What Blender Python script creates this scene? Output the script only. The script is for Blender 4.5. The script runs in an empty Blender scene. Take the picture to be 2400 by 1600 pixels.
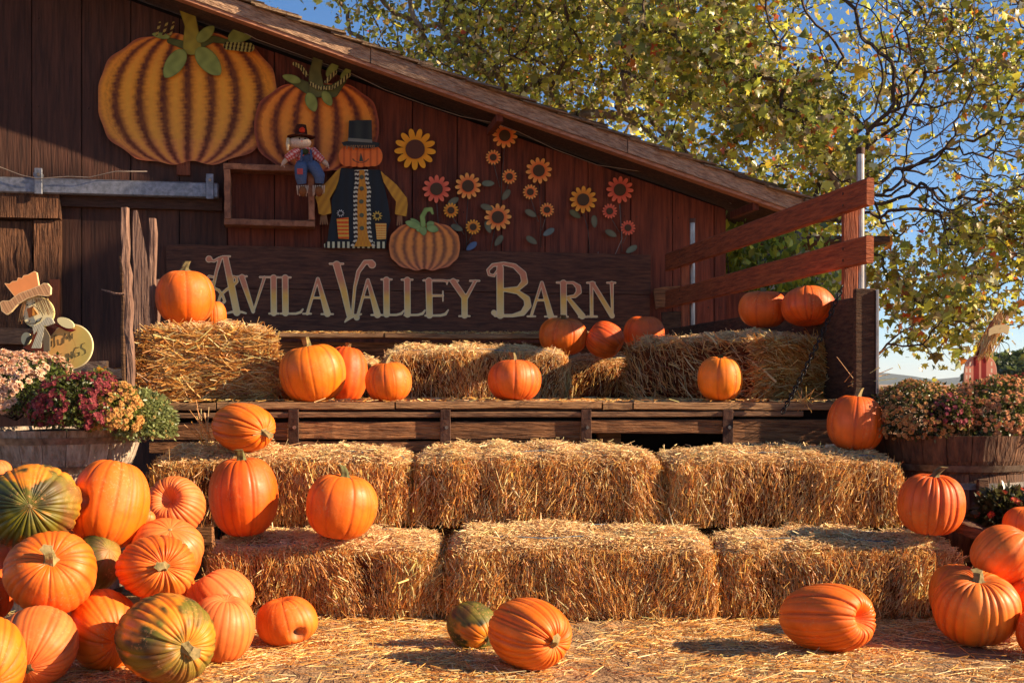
import bpy, math, random
import numpy as np
from mathutils import Vector

# ------------------------------------------------------------------ camera, sky, sun, exposure
scn = bpy.context.scene
F = 2800.0            # focal length in pixels of the 2400 px wide photograph
H = 1.0               # camera height
HY = 900.0            # horizon row
cam_d = bpy.data.cameras.new("camera")
cam = bpy.data.objects.new("camera", cam_d)
scn.collection.objects.link(cam)
cam.location = (0, 0, H)
cam.rotation_euler = (math.radians(90), 0, 0)
cam_d.sensor_width = 36
cam_d.lens = 36 * F / 2400
cam_d.shift_y = 100 / 2400
cam_d.clip_end = 20000
scn.camera = cam

SUN_EL, SUN_AZ = 25.0, 10.0       # elevation; azimuth: degrees in front of +X (towards the camera side)
e, a = math.radians(SUN_EL), math.radians(SUN_AZ)
sdir = Vector((math.cos(e) * math.cos(a), -math.cos(e) * math.sin(a), math.sin(e)))
world = bpy.data.worlds.new("World")
scn.world = world
world.use_nodes = True
wn = world.node_tree
wn.nodes.clear()
sky = wn.nodes.new("ShaderNodeTexSky")
sky.sky_type = 'NISHITA'
sky.sun_disc = False
sky.sun_elevation = e
sky.sun_rotation = math.radians(90 + SUN_AZ)
sky.air_density = 0.7
sky.dust_density = 0.0
sky.ozone_density = 3.4
bg = wn.nodes.new("ShaderNodeBackground")
bg.inputs['Strength'].default_value = 0.07
wo = wn.nodes.new("ShaderNodeOutputWorld")
hs_ = wn.nodes.new("ShaderNodeHueSaturation")
hs_.inputs['Saturation'].default_value = 1.15
wn.links.new(sky.outputs[0], hs_.inputs['Color'])
wn.links.new(hs_.outputs[0], bg.inputs[0])
wn.links.new(bg.outputs[0], wo.inputs[0])
sun_d = bpy.data.lights.new("sun", 'SUN')
sun_d.energy = 5.0
sun_d.angle = math.radians(0.55)
sun_d.color = (1.0, 0.80, 0.54)
sun = bpy.data.objects.new("sun", sun_d)
scn.collection.objects.link(sun)
sun.rotation_euler = sdir.to_track_quat('Z', 'Y').to_euler()
scn.view_settings.view_transform = 'Standard'
scn.view_settings.look = 'None'
scn.view_settings.exposure = 1.28
scn.view_settings.gamma = 1
scn.view_settings.use_curve_mapping = False

# ------------------------------------------------------------------ helpers
col = scn.collection
R = math.radians
rng = np.random.default_rng(7)
random.seed(7)

def lin(c):
    c = np.asarray(c, float) / 255.0
    return np.where(c <= 0.04045, c / 12.92, ((c + 0.055) / 1.055) ** 2.4)

def px(x, y, D):
    return np.array([(x - 1200) * D / F, D, H + (HY - y) * D / F])

TH = math.atan(6.3e-5 * F)
WT = np.array([math.cos(TH), math.sin(TH), 0.0])     # along the wall, to the right
WN = np.array([math.sin(TH), -math.cos(TH), 0.0])    # out of the wall
W0 = np.array([0, 9.48, 0.0])

def wall(x, y, off=0.0):
    x = np.asarray(x, float); y = np.asarray(y, float)
    d = np.stack([(x - 1200) / F, np.ones_like(x), (HY - y) / F], -1)
    c = np.array([0, 0, H])
    t = (np.dot(W0 - c, WN) + off) / (d @ WN)
    return c + d * t[..., None]

def wu(p):
    return float((np.asarray(p) - W0) @ WT)

def wp(u, z, off=0.0):
    q = W0 + WT * u + WN * off
    return np.array([q[0], q[1], z])

def tag(o, label=None, cat=None, group=None, kind=None):
    if label: o['label'] = label
    if cat: o['category'] = cat
    if group: o['group'] = group
    if kind: o['kind'] = kind
    return o

def thing(name, label, cat, loc, group=None):
    o = bpy.data.objects.new(name, None)
    o.empty_display_size = 0.1
    col.objects.link(o)
    o.location = tuple(float(v) for v in loc)
    return tag(o, label, cat, group)

def origin_of(p):
    v = np.zeros(3)
    while p is not None:
        v += np.array(p.location); p = p.parent
    return v

def mk(name, V, Fc, m, parent=None, cols=None, smooth=False, kind=None, loc=None):
    V = np.asarray(V, float).reshape(-1, 3)
    if loc is not None: base = np.asarray(loc, float)
    elif parent is not None: base = origin_of(parent)
    else: base = np.array([V[:, 0].mean(), V[:, 1].mean(), V[:, 2].min()])
    V = V - base
    me = bpy.data.meshes.new(name)
    if isinstance(Fc, np.ndarray):
        n, k = Fc.shape
        me.vertices.add(len(V)); me.vertices.foreach_set('co', V.ravel())
        me.loops.add(n * k); me.loops.foreach_set('vertex_index', Fc.ravel().astype(np.int32))
        me.polygons.add(n)
        me.polygons.foreach_set('loop_start', np.arange(0, n * k, k, dtype=np.int32))
        me.polygons.foreach_set('loop_total', np.full(n, k, dtype=np.int32))
        me.update(calc_edges=True)
        me.validate()
    else:
        me.from_pydata([tuple(v) for v in V], [], [tuple(int(i) for i in f) for f in Fc])
    if smooth:
        me.polygons.foreach_set('use_smooth', np.ones(len(me.polygons), bool))
    if cols is not None:
        at = me.color_attributes.new('Col', 'FLOAT_COLOR', 'POINT')
        c4 = np.ones((len(V), 4)); c4[:, :3] = cols
        at.data.foreach_set('color', c4.ravel())
    if m is not None: me.materials.append(m)
    o = bpy.data.objects.new(name, me)
    col.objects.link(o)
    if parent is not None:
        o.parent = parent
        o.location = (0, 0, 0) if loc is None else tuple(np.asarray(loc, float) - origin_of(parent))
    else:
        o.location = tuple(base)
    if kind: o['kind'] = kind
    return o

def cp(o, parent, loc, rot=None, scale=None):
    c = o.copy(); col.objects.link(c); c.parent = parent
    c.location = tuple(loc)
    if rot is not None: c.rotation_euler = rot
    if scale is not None: c.scale = (scale,) * 3
    return c

class MB:
    def __init__(s): s.V = []; s.F = []; s.C = []
    def add(s, V, Fc, c=None):
        n = len(s.V)
        s.V.extend([tuple(v) for v in V]); s.F.extend([tuple(int(i) + n for i in f) for f in Fc])
        if c is not None: s.C.extend([tuple(c)] * len(V))
        return s
    def build(s, name, m, parent=None, **k):
        return mk(name, s.V, s.F, m, parent, cols=np.array(s.C) if s.C else None, **k)

BOXF = [(0, 1, 3, 2), (4, 6, 7, 5), (0, 2, 6, 4), (1, 5, 7, 3), (0, 4, 5, 1), (2, 3, 7, 6)]
def boxv(c, ax, ay, az, sx, sy, sz, bev=0.0):
    """box about c with unit axes and full sizes; bevelled when bev>0"""
    c = np.asarray(c, float); A = [np.asarray(v, float) for v in (ax, ay, az)]
    h = [sx / 2, sy / 2, sz / 2]
    if bev <= 0:
        V = [c + A[0] * h[0] * i + A[1] * h[1] * j + A[2] * h[2] * k for i in (-1, 1) for j in (-1, 1) for k in (-1, 1)]
        return V, BOXF
    V = []; idx = {}
    for i in (-1, 1):
        for j in (-1, 1):
            for k in (-1, 1):
                for f in range(3):
                    s = [i, j, k]
                    q = [h[t] * s[t] if t == f else (h[t] - bev) * s[t] for t in range(3)]
                    idx[(i, j, k, f)] = len(V)
                    V.append(c + A[0] * q[0] + A[1] * q[1] + A[2] * q[2])
    Fs = []
    for f in range(3):
        o = [t for t in range(3) if t != f]
        for s in (-1, 1):
            q = []
            for (p_, r_) in ((-1, -1), (1, -1), (1, 1), (-1, 1)):
                k = [0, 0, 0]; k[f] = s; k[o[0]] = p_; k[o[1]] = r_
                q.append(idx[(k[0], k[1], k[2], f)])
            Fs.append(q)
    for f in range(3):
        o = [t for t in range(3) if t != f]
        for p_ in (-1, 1):
            for r_ in (-1, 1):
                k1 = [0, 0, 0]; k1[f] = -1; k1[o[0]] = p_; k1[o[1]] = r_
                k2 = list(k1); k2[f] = 1
                Fs.append([idx[(*k1, o[0])], idx[(*k2, o[0])], idx[(*k2, o[1])], idx[(*k1, o[1])]])
    for i in (-1, 1):
        for j in (-1, 1):
            for k in (-1, 1):
                Fs.append([idx[(i, j, k, 0)], idx[(i, j, k, 1)], idx[(i, j, k, 2)]])
    return V, Fs

X_, Y_, Z_ = np.eye(3)
def box(name, c, size, m, parent=None, ax=X_, ay=Y_, az=Z_, bev=0.004, jit=0.0, **k):
    V, Fs = boxv(c, ax, ay, az, *size, bev=bev)
    if jit: V = [v + rng.normal(0, jit, 3) for v in V]
    return mk(name, V, Fs, m, parent, **k)

def beam(name, p, q, w, h, m, parent=None, up=Z_, bev=0.004, seg=1, jit=0.0, **k):
    """board from p to q: h along up, w sideways; seg>1 gives a slightly crooked board"""
    p = np.asarray(p, float); q = np.asarray(q, float)
    d = q - p; L = np.linalg.norm(d); d /= L
    s = np.cross(d, up); s /= np.linalg.norm(s); u = np.cross(s, d)
    if seg == 1:
        return box(name, (p + q) / 2, (L, w, h), m, parent, d, s, u, bev=min(bev, w / 3, h / 3), **k)
    V = []; Fs = []
    b = min(bev, w / 4, h / 4)
    prof = [(-w/2 + b, -h/2), (w/2 - b, -h/2), (w/2, -h/2 + b), (w/2, h/2 - b), (w/2 - b, h/2), (-w/2 + b, h/2), (-w/2, h/2 - b), (-w/2, -h/2 + b)]
    for i in range(seg + 1):
        c = p + d * L * i / seg + u * rng.normal(0, jit) + s * rng.normal(0, jit)
        for (x, y) in prof: V.append(c + s * (x + rng.normal(0, jit * .4)) + u * (y + rng.normal(0, jit * .4)))
    for i in range(seg):
        for j in range(8):
            Fs.append((i*8 + j, i*8 + (j+1) % 8, (i+1)*8 + (j+1) % 8, (i+1)*8 + j))
    Fs.append(tuple(range(7, -1, -1))); Fs.append(tuple(seg*8 + j for j in range(8)))
    return mk(name, V, Fs, m, parent, **k)

def tubev(P, r, n=8, cap=True):
    P = np.asarray(P, float); k = len(P)
    r = np.full(k, r) if np.isscalar(r) else np.asarray(r, float)
    V = []; Fs = []
    T = np.gradient(P, axis=0); T /= np.linalg.norm(T, axis=1)[:, None] + 1e-9
    ref = Z_ if abs(T[0][2]) < .9 else X_
    s = np.cross(T[0], ref); s /= np.linalg.norm(s)
    for i in range(k):
        s = s - T[i] * (s @ T[i]); s /= np.linalg.norm(s) + 1e-9
        u = np.cross(T[i], s)
        for j in range(n):
            an = 2 * math.pi * j / n
            V.append(P[i] + r[i] * (math.cos(an) * s + math.sin(an) * u))
    for i in range(k - 1):
        for j in range(n):
            Fs.append((i*n + j, i*n + (j+1) % n, (i+1)*n + (j+1) % n, (i+1)*n + j))
    if cap:
        Fs.append(tuple(range(n - 1, -1, -1))); Fs.append(tuple((k-1)*n + j for j in range(n)))
    return V, Fs

def tube(name, P, r, m, parent=None, n=8, **k):
    V, Fs = tubev(P, r, n)
    k.setdefault('smooth', True)
    return mk(name, V, Fs, m, parent, **k)

def ellv(c, rad, n=16, k=10, rotm=None, noise=0.0, seed=0):
    V = []; Fs = []
    g = np.random.default_rng(seed)
    for i in range(k + 1):
        ph = math.pi * i / k
        for j in range(n):
            th = 2 * math.pi * j / n
            v = np.array([rad[0]*math.sin(ph)*math.cos(th), rad[1]*math.sin(ph)*math.sin(th), rad[2]*math.cos(ph)])
            if noise: v = v * (1 + g.normal(0, noise))
            if rotm is not None: v = rotm @ v
            V.append(np.asarray(c) + v)
    for i in range(k):
        for j in range(n):
            Fs.append((i*n + j, (i+1)*n + j, (i+1)*n + (j+1) % n, i*n + (j+1) % n))
    return V, Fs

def latheV(prof, c, n=24):
    V = []; Fs = []
    for (r, z) in prof:
        for j in range(n):
            t = 2*math.pi*j/n
            V.append((c[0] + r*math.cos(t), c[1] + r*math.sin(t), c[2] + z))
    for i in range(len(prof) - 1):
        for j in range(n):
            Fs.append((i*n + j, i*n + (j+1) % n, (i+1)*n + (j+1) % n, (i+1)*n + j))
    return V, Fs

def snoise(P, seed, scale, octv=3):
    g = np.random.default_rng(seed)
    out = np.zeros(len(P)); amp = 1.0; tot = 0
    for o_ in range(octv):
        for _ in range(5):
            k = g.normal(0, 1, 3); k *= scale / np.linalg.norm(k) * g.uniform(.6, 1.5)
            out += amp * np.sin(P @ k + g.uniform(0, 6.28)) / 5 ** .5
        tot += amp; amp *= .5; scale *= 2.1
    return out / tot

# ------------------------------------------------------------------ materials
def nodes(m):
    m.use_nodes = True
    nt = m.node_tree
    return nt, nt.nodes["Principled BSDF"]

def setv(b, name, v):
    if name in b.inputs: b.inputs[name].default_value = v

def mat(name, c1, c2=None, rough=.7, scale=8, stretch=(1, 1, 1), bump=.3, bscale=None, metal=0, spec=.3, var=.12, detail=6, dist=.02, coat=0, rot=0):
    m = bpy.data.materials.new(name)
    nt, b = nodes(m); N = nt.nodes; L = nt.links
    c1 = lin(c1); c2 = lin(c2) if c2 is not None else c1 * .6
    tc = N.new("ShaderNodeTexCoord"); mp = N.new("ShaderNodeMapping")
    oi = N.new("ShaderNodeObjectInfo")
    mp.inputs['Scale'].default_value = stretch
    add = N.new("ShaderNodeVectorMath"); add.operation = 'ADD'
    ml = N.new("ShaderNodeVectorMath"); ml.operation = 'SCALE'
    cx = N.new("ShaderNodeCombineXYZ")
    for i in range(3): L.new(oi.outputs['Random'], cx.inputs[i])
    L.new(cx.outputs[0], ml.inputs[0]); ml.inputs['Scale'].default_value = 37.0
    if rot:
        vr = N.new('ShaderNodeVectorRotate'); vr.rotation_type = 'Y_AXIS'; vr.inputs['Angle'].default_value = math.radians(rot)
        L.new(tc.outputs['Object'], vr.inputs['Vector']); L.new(vr.outputs[0], mp.inputs['Vector'])
    else: L.new(tc.outputs['Object'], mp.inputs['Vector'])
    L.new(mp.outputs[0], add.inputs[0]); L.new(ml.outputs[0], add.inputs[1])
    n1 = N.new("ShaderNodeTexNoise"); n1.inputs['Scale'].default_value = scale; n1.inputs['Detail'].default_value = detail
    n1.inputs['Roughness'].default_value = .65
    L.new(add.outputs[0], n1.inputs['Vector'])
    rp = N.new("ShaderNodeValToRGB")
    rp.color_ramp.elements[0].position = .36; rp.color_ramp.elements[0].color = (*c2, 1)
    rp.color_ramp.elements[1].position = .64; rp.color_ramp.elements[1].color = (*c1, 1)
    L.new(n1.outputs['Fac'], rp.inputs[0])
    hv = N.new("ShaderNodeHueSaturation")
    mr = N.new("ShaderNodeMapRange"); mr.inputs[3].default_value = 1 - var*2; mr.inputs[4].default_value = 1 + var*2
    L.new(oi.outputs['Random'], mr.inputs[0]); L.new(mr.outputs[0], hv.inputs['Value'])
    L.new(rp.outputs[0], hv.inputs['Color']); L.new(hv.outputs[0], b.inputs['Base Color'])
    if bump:
        n2 = N.new("ShaderNodeTexNoise"); n2.inputs['Scale'].default_value = bscale or scale * 2; n2.inputs['Detail'].default_value = 5
        L.new(add.outputs[0], n2.inputs['Vector'])
        bp = N.new("ShaderNodeBump"); bp.inputs['Strength'].default_value = bump; bp.inputs['Distance'].default_value = dist
        L.new(n2.outputs['Fac'], bp.inputs['Height']); L.new(bp.outputs[0], b.inputs['Normal'])
    b.inputs['Roughness'].default_value = rough
    b.inputs['Metallic'].default_value = metal
    setv(b, 'Specular IOR Level', spec)
    setv(b, 'Coat Weight', coat)
    return m

def paintmat(name, scuff=0.0, rough=.6, spec=.3, bump=.15, bscale=60, trans=0.0, grain=.15, dist=.004, coat=0.0, coatr=.2, sss=0):
    """base colour from the mesh's own colours (painted art, single straws, single leaves)"""
    m = bpy.data.materials.new(name)
    nt, b = nodes(m); N = nt.nodes; L = nt.links
    at = N.new("ShaderNodeAttribute"); at.attribute_name = 'Col'
    src = at.outputs['Color']
    tc = N.new("ShaderNodeTexCoord")
    if grain:
        nz = N.new("ShaderNodeTexNoise"); nz.inputs['Scale'].default_value = bscale * .6; nz.inputs['Detail'].default_value = 4
        L.new(tc.outputs['Object'], nz.inputs['Vector'])
        mr = N.new("ShaderNodeMapRange"); mr.inputs[1].default_value = .3; mr.inputs[2].default_value = .7
        mr.inputs[3].default_value = 1 - grain; mr.inputs[4].default_value = 1 + grain
        L.new(nz.outputs['Fac'], mr.inputs[0])
        hv = N.new("ShaderNodeHueSaturation"); L.new(mr.outputs[0], hv.inputs['Value']); L.new(src, hv.inputs['Color'])
        src = hv.outputs[0]
    if scuff:
        oi = N.new("ShaderNodeObjectInfo"); sc_ = N.new("ShaderNodeVectorMath"); sc_.operation = 'ADD'
        L.new(tc.outputs['Object'], sc_.inputs[0]); L.new(oi.outputs['Location'], sc_.inputs[1])
        f1 = N.new("ShaderNodeTexNoise"); f1.inputs['Scale'].default_value = 95; f1.inputs['Detail'].default_value = 6; f1.inputs['Roughness'].default_value = .75
        f2 = N.new("ShaderNodeTexNoise"); f2.inputs['Scale'].default_value = 9; f2.inputs['Detail'].default_value = 3
        L.new(sc_.outputs[0], f1.inputs['Vector']); L.new(sc_.outputs[0], f2.inputs['Vector'])
        m1 = N.new("ShaderNodeMapRange"); m1.inputs[1].default_value = .47; m1.inputs[2].default_value = .66; L.new(f2.outputs['Fac'], m1.inputs[0])
        m2 = N.new("ShaderNodeMapRange"); m2.inputs[1].default_value = .54; m2.inputs[2].default_value = .64; L.new(f1.outputs['Fac'], m2.inputs[0])
        mu = N.new("ShaderNodeMath"); mu.operation = 'MULTIPLY'; L.new(m1.outputs[0], mu.inputs[0]); L.new(m2.outputs[0], mu.inputs[1])
        mv = N.new("ShaderNodeMath"); mv.operation = 'MULTIPLY'; mv.inputs[1].default_value = scuff; L.new(mu.outputs[0], mv.inputs[0])
        mc = N.new("ShaderNodeMix"); mc.data_type = 'RGBA'; mc.inputs['B'].default_value = (*lin((206, 140, 84)), 1)
        L.new(mv.outputs[0], mc.inputs['Factor']); L.new(src, mc.inputs['A']); src = mc.outputs['Result']
        mr3 = N.new("ShaderNodeMapRange"); mr3.inputs[1].default_value = .35; mr3.inputs[2].default_value = .65; mr3.inputs[3].default_value = rough - .08; mr3.inputs[4].default_value = rough + .2
        L.new(f2.outputs['Fac'], mr3.inputs[0]); L.new(mr3.outputs[0], b.inputs['Roughness'])
    L.new(src, b.inputs['Base Color'])
    if bump:
        n2 = N.new("ShaderNodeTexNoise"); n2.inputs['Scale'].default_value = bscale; n2.inputs['Detail'].default_value = 6 if scuff else 3
        L.new(tc.outputs['Object'], n2.inputs['Vector'])
        bp = N.new("ShaderNodeBump"); bp.inputs['Strength'].default_value = bump; bp.inputs['Distance'].default_value = dist
        L.new(n2.outputs['Fac'], bp.inputs['Height']); L.new(bp.outputs[0], b.inputs['Normal'])
    b.inputs['Roughness'].default_value = rough
    setv(b, 'Specular IOR Level', spec)
    setv(b, 'Coat Weight', coat); setv(b, 'Coat Roughness', coatr)
    if sss:
        setv(b, 'Subsurface Weight', sss); setv(b, 'Subsurface Scale', .02)
    if trans:
        tr = N.new("ShaderNodeBsdfTranslucent"); L.new(src, tr.inputs['Color'])
        mx = N.new("ShaderNodeMixShader"); mx.inputs[0].default_value = trans
        out = N["Material Output"]
        L.new(b.outputs[0], mx.inputs[1]); L.new(tr.outputs[0], mx.inputs[2]); L.new(mx.outputs[0], out.inputs['Surface'])
    return m

M = {}
M['barn_x'] = mat("barn_board_horizontal", (92, 62, 48), (58, 38, 30), .85, 7, (1, 6, 14), .5, 14)
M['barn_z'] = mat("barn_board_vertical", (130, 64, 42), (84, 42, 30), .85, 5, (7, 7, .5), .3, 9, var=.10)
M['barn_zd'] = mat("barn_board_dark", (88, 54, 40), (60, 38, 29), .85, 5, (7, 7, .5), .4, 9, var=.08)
M['trim'] = mat("weathered_fascia", (206, 166, 132), (140, 104, 80), .8, 5, (.8, 14, 16), .9, 8, var=.05, dist=.03, rot=-19.5)
M['trim_red'] = mat("pink_fascia_lip", (196, 134, 100), (150, 98, 72), .8, 8, (1, 8, 8), .4)
M['shake'] = mat("wood_shake", (150, 122, 92), (92, 70, 54), .9, 12, (1, 8, 8), .8, var=.2)
M['dark'] = mat("dark_interior", (34, 24, 20), (22, 16, 14), .95, 5, bump=0)
M['rail'] = mat("red_stained_rail", (168, 88, 48), (112, 54, 30), .75, 5, (2, 1.2, 14), .6, 12, var=.05)
M['rail_v'] = mat("red_stained_post", (158, 84, 48), (110, 54, 32), .75, 6, (9, 9, 1), .35, 14, var=.05)
M['sidew'] = mat("side_board", (98, 68, 46), (58, 38, 26), .85, 6, (2, 2, 12), .6, 14)
M['stake'] = mat("grey_stake_wood", (158, 122, 102), (112, 80, 66), .85, 6, (9, 9, .7), 1.0, 10, var=.08, dist=.03)
M['deck'] = mat("deck_plank", (196, 148, 100), (124, 86, 56), .85, 8, (1, 8, 16), .8, 14, var=.12)
M['beam'] = mat("stage_beam", (176, 118, 74), (104, 66, 42), .85, 6, (1, 9, 12), 1.0, 10, var=.1, dist=.03)
M['barwood'] = mat("stage_bar", (160, 116, 80), (100, 70, 50), .7, 8, (1, 8, 8), .5)
M['rust'] = mat("rusty_bracket", (92, 62, 48), (58, 38, 30), .6, 14, bump=.3, metal=.4)
M['bolt'] = mat("bolt_metal", (150, 140, 128), (110, 100, 92), .35, 20, bump=.1, metal=.9)
M['galv'] = mat("galvanised_steel", (150, 148, 152), (112, 112, 116), .5, 30, bump=.1, metal=.55, var=.04)
M['pipe'] = mat("steel_pipe", (186, 172, 160), (140, 128, 120), .35, 20, (1, 1, .4), .1, metal=.75)
M['door'] = mat("rough_door_wood", (128, 84, 56), (62, 38, 26), .9, 6, (8, 8, .8), 1.3, 11, dist=.04)
M['signw'] = mat("sign_board", (112, 68, 46), (70, 42, 30), .8, 5, (.7, 6, 12), .35, 12, var=.04)
M['wire'] = mat("pale_wire", (168, 148, 132), None, .6, 5, bump=0)
M['frame'] = mat("shadow_box_wood", (170, 112, 78), (120, 74, 52), .8, 8, (2, 2, 2), .5)
M['chain'] = mat("black_chain", (52, 48, 46), (32, 30, 30), .35, 30, bump=.1, metal=.8)
M['barrel'] = mat("barrel_stave", (186, 166, 146), (134, 112, 92), .85, 6, (6, 6, .8), .7, 12, var=.12)
M['barrel_d'] = mat("dark_barrel_stave", (112, 76, 52), (66, 44, 32), .85, 6, (6, 6, .8), .7, 12, var=.12)
M['hoop'] = mat("barrel_hoop", (140, 128, 118), (92, 80, 72), .45, 20, bump=.2, metal=.7)
M['soil'] = mat("potting_soil", (52, 38, 28), (28, 20, 16), .95, 30, bump=.6)
M['stem'] = mat("pumpkin_stem", (150, 126, 82), (92, 84, 48), .8, 30, (1, 1, 1), .5, 60, dist=.006, var=.2)
M['stem_g'] = mat("green_pumpkin_stem", (110, 108, 62), (66, 64, 36), .8, 30, (1, 1, 1), .5, 60, dist=.006)
M['twine'] = mat("bale_twine", (118, 138, 150), None, .7, 5, bump=0)
M['bark'] = mat("sycamore_bark", (152, 132, 112), (92, 76, 64), .9, 5, (2, 2, 1), .8, 9)
M['bark_d'] = mat("thin_branch_bark", (98, 78, 66), (66, 52, 46), .9, 8, (2, 2, 2), .5)
M['hill'] = mat("chaparral_hill", (74, 84, 78), (50, 60, 56), 1, .004, bump=0, spec=0)
M['farwood'] = mat("far_tree_foliage", (78, 92, 44), (44, 56, 26), 1, .4, bump=.8, dist=.5)
M['shedwall'] = mat("cream_shed_wall", (196, 184, 164), (176, 164, 146), .8, 3, bump=.1)
M['spout'] = mat("brown_downspout", (112, 100, 90), (86, 76, 68), .5, 10, bump=.1, metal=.3)
M['yellow'] = mat("yellow_wood_post", (214, 176, 92), (186, 148, 72), .6, 10, bump=.1)
M['tagor'] = mat("orange_tag", (214, 122, 62), (180, 94, 46), .7, 14, bump=.2)
M['pot'] = mat("black_nursery_pot", (46, 42, 40), (34, 32, 30), .5, 10, bump=.05)
M['straw'] = paintmat("straw", rough=.38, spec=.6, bump=0, grain=0, trans=.22)
M['balebody'] = paintmat("bale_core", rough=.9, spec=.1, bump=1.0, bscale=90, grain=.35, dist=.02)
M['pumpkin'] = paintmat("pumpkin_skin", scuff=1.0, rough=.50, spec=.42, bump=.35, bscale=30, grain=.12, dist=.005, coat=0.0, coatr=.3)
M['paint'] = paintmat("painted_wood_art", rough=.6, spec=.2, bump=.06, bscale=40, grain=.05)
M['leaf'] = paintmat("tree_leaf", rough=.34, spec=.6, bump=0, grain=0, trans=.48)
M['petal'] = paintmat("petal", rough=.6, spec=.2, bump=0, grain=0, trans=.2)
M['cloth'] = paintmat("doll_cloth", rough=.9, spec=.1, bump=.3, bscale=200, grain=.2)

# ------------------------------------------------------------------ ground, hills, far trees
mg = mat("straw_covered_ground", (190, 150, 106), (118, 88, 62), .95, 14, bump=1.0, bscale=60, dist=.02, detail=10, var=0)
gx = np.concatenate([[-6000, -600, -60, -12], np.linspace(-4, 4, 90), [12, 60, 600, 6000]])
gy = np.concatenate([[-600, -60, -5, 1], np.linspace(2.5, 7, 60), [12, 30, 60, 600, 6000]])
GX, GY = np.meshgrid(gx, gy, indexing='ij')
GP = np.stack([GX.ravel(), GY.ravel(), np.zeros(GX.size)], 1)
near = (abs(GP[:, 0]) < 4.1) & (GP[:, 1] > 2.4) & (GP[:, 1] < 7.1)
GP[:, 2] = np.where(near, .012 * snoise(GP, 3, 6, 3), 0)
ny = len(gy)
I, J = np.meshgrid(np.arange(len(gx) - 1), np.arange(ny - 1), indexing='ij')
b0 = (I * ny + J).ravel()
gnd = mk("ground", GP, np.stack([b0, b0 + ny, b0 + ny + 1, b0 + 1], 1), mg, loc=(0, 0, 0), smooth=True)
gnd['kind'] = 'structure'

hx = np.linspace(-1500, 4200, 120)
hv = []
for i, x in enumerate(hx):
    top = 40 + 26*math.sin(x*.0021 + 1) + 12*math.sin(x*.009) + 5*math.sin(x*.03)
    for (dy, z) in ((0, -5), (260, top*.55), (520, top), (900, top*.5), (1300, -5)):
        hv.append((x, 3000 + dy + 30*math.sin(x*.01), z + (rng.normal(0, 1.6) if z > 0 else 0)))
hf = [(i*5 + j, (i+1)*5 + j, (i+1)*5 + j + 1, i*5 + j + 1) for i in range(119) for j in range(4)]
hl = mk("hills", hv, hf, M['hill'], loc=(0, 3000, 0), smooth=True); hl['kind'] = 'structure'

# ------------------------------------------------------------------ flat cut-out tool (signs, letters, painted figures)
def cutout(name, f, bbox, step, mapf, off, thick, m, parent, colf):
    x0, y0, x1, y1 = bbox
    xs = np.arange(x0, x1 + step, step); ys = np.arange(y0, y1 + step, step)
    GXX, GYY = np.meshgrid(xs, ys, indexing='ij')
    S = f(GXX, GYY)
    S = np.where(abs(S) < 1e-6, -1e-6, S)
    ins = S < 0
    ids = {}; P = []; Fs = []
    def gv(i, j):
        k = (i, j)
        if k not in ids: ids[k] = len(P); P.append((xs[i], ys[j]))
        return ids[k]
    def ev(i, j, i2, j2):
        k = (i, j, i2, j2) if (i, j) < (i2, j2) else (i2, j2, i, j)
        if k not in ids:
            a_, b_ = S[k[0], k[1]], S[k[2], k[3]]
            t = a_ / (a_ - b_)
            t = min(max(t, .02), .98)
            ids[k] = len(P)
            P.append((xs[k[0]]*(1-t) + xs[k[2]]*t, ys[k[1]]*(1-t) + ys[k[3]]*t))
        return ids[k]
    anyin = ins[:-1, :-1] | ins[1:, :-1] | ins[1:, 1:] | ins[:-1, 1:]
    for i, j in zip(*np.nonzero(anyin)):
        cs = [(i, j), (i+1, j), (i+1, j+1), (i, j+1)]
        poly = []
        for q in range(4):
            c0, c1 = cs[q], cs[(q+1) % 4]
            if ins[c0]: poly.append(gv(*c0))
            if ins[c0] != ins[c1]: poly.append(ev(*c0, *c1))
        if len(poly) >= 3: Fs.append(tuple(poly))
    if not Fs: return None
    P = np.array(P)
    n = len(P)
    cnt = {}
    for fc in Fs:
        for q in range(len(fc)):
            a_, b_ = fc[q], fc[(q+1) % len(fc)]
            cnt[(a_, b_)] = cnt.get((a_, b_), 0) + 1
    bd = [(a_, b_) for (a_, b_) in cnt if (b_, a_) not in cnt]
    Vf = mapf(P[:, 0], P[:, 1], off + thick); Vb = mapf(P[:, 0], P[:, 1], off)
    used = sorted({v for e_ in bd for v in e_}); bi = {v: n + k for k, v in enumerate(used)}
    V = np.vstack([Vf, Vb[used]])
    FF = Fs + [(a_, bi[a_], bi[b_], b_) for (a_, b_) in bd]
    C = colf(P[:, 0], P[:, 1], f(P[:, 0], P[:, 1]))
    C = np.vstack([C, C[used] * .9])
    return mk(name, V, FF, m, parent, cols=C)

def seg_sd(x, y, p, q, r0, r1):
    dx, dy = q[0] - p[0], q[1] - p[1]
    t = np.clip(((x - p[0])*dx + (y - p[1])*dy) / (dx*dx + dy*dy + 1e-9), 0, 1)
    return np.hypot(x - p[0] - t*dx, y - p[1] - t*dy) - (r0 + (r1 - r0)*t)

def stroke_sd(x, y, pts, w):
    d = np.full(np.shape(x), 1e9)
    for k in range(len(pts) - 1):
        w0, w1 = (w, w) if np.isscalar(w) else (w[k], w[k+1])
        d = np.minimum(d, seg_sd(x, y, pts[k], pts[k+1], w0/2, w1/2))
    return d

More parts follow.
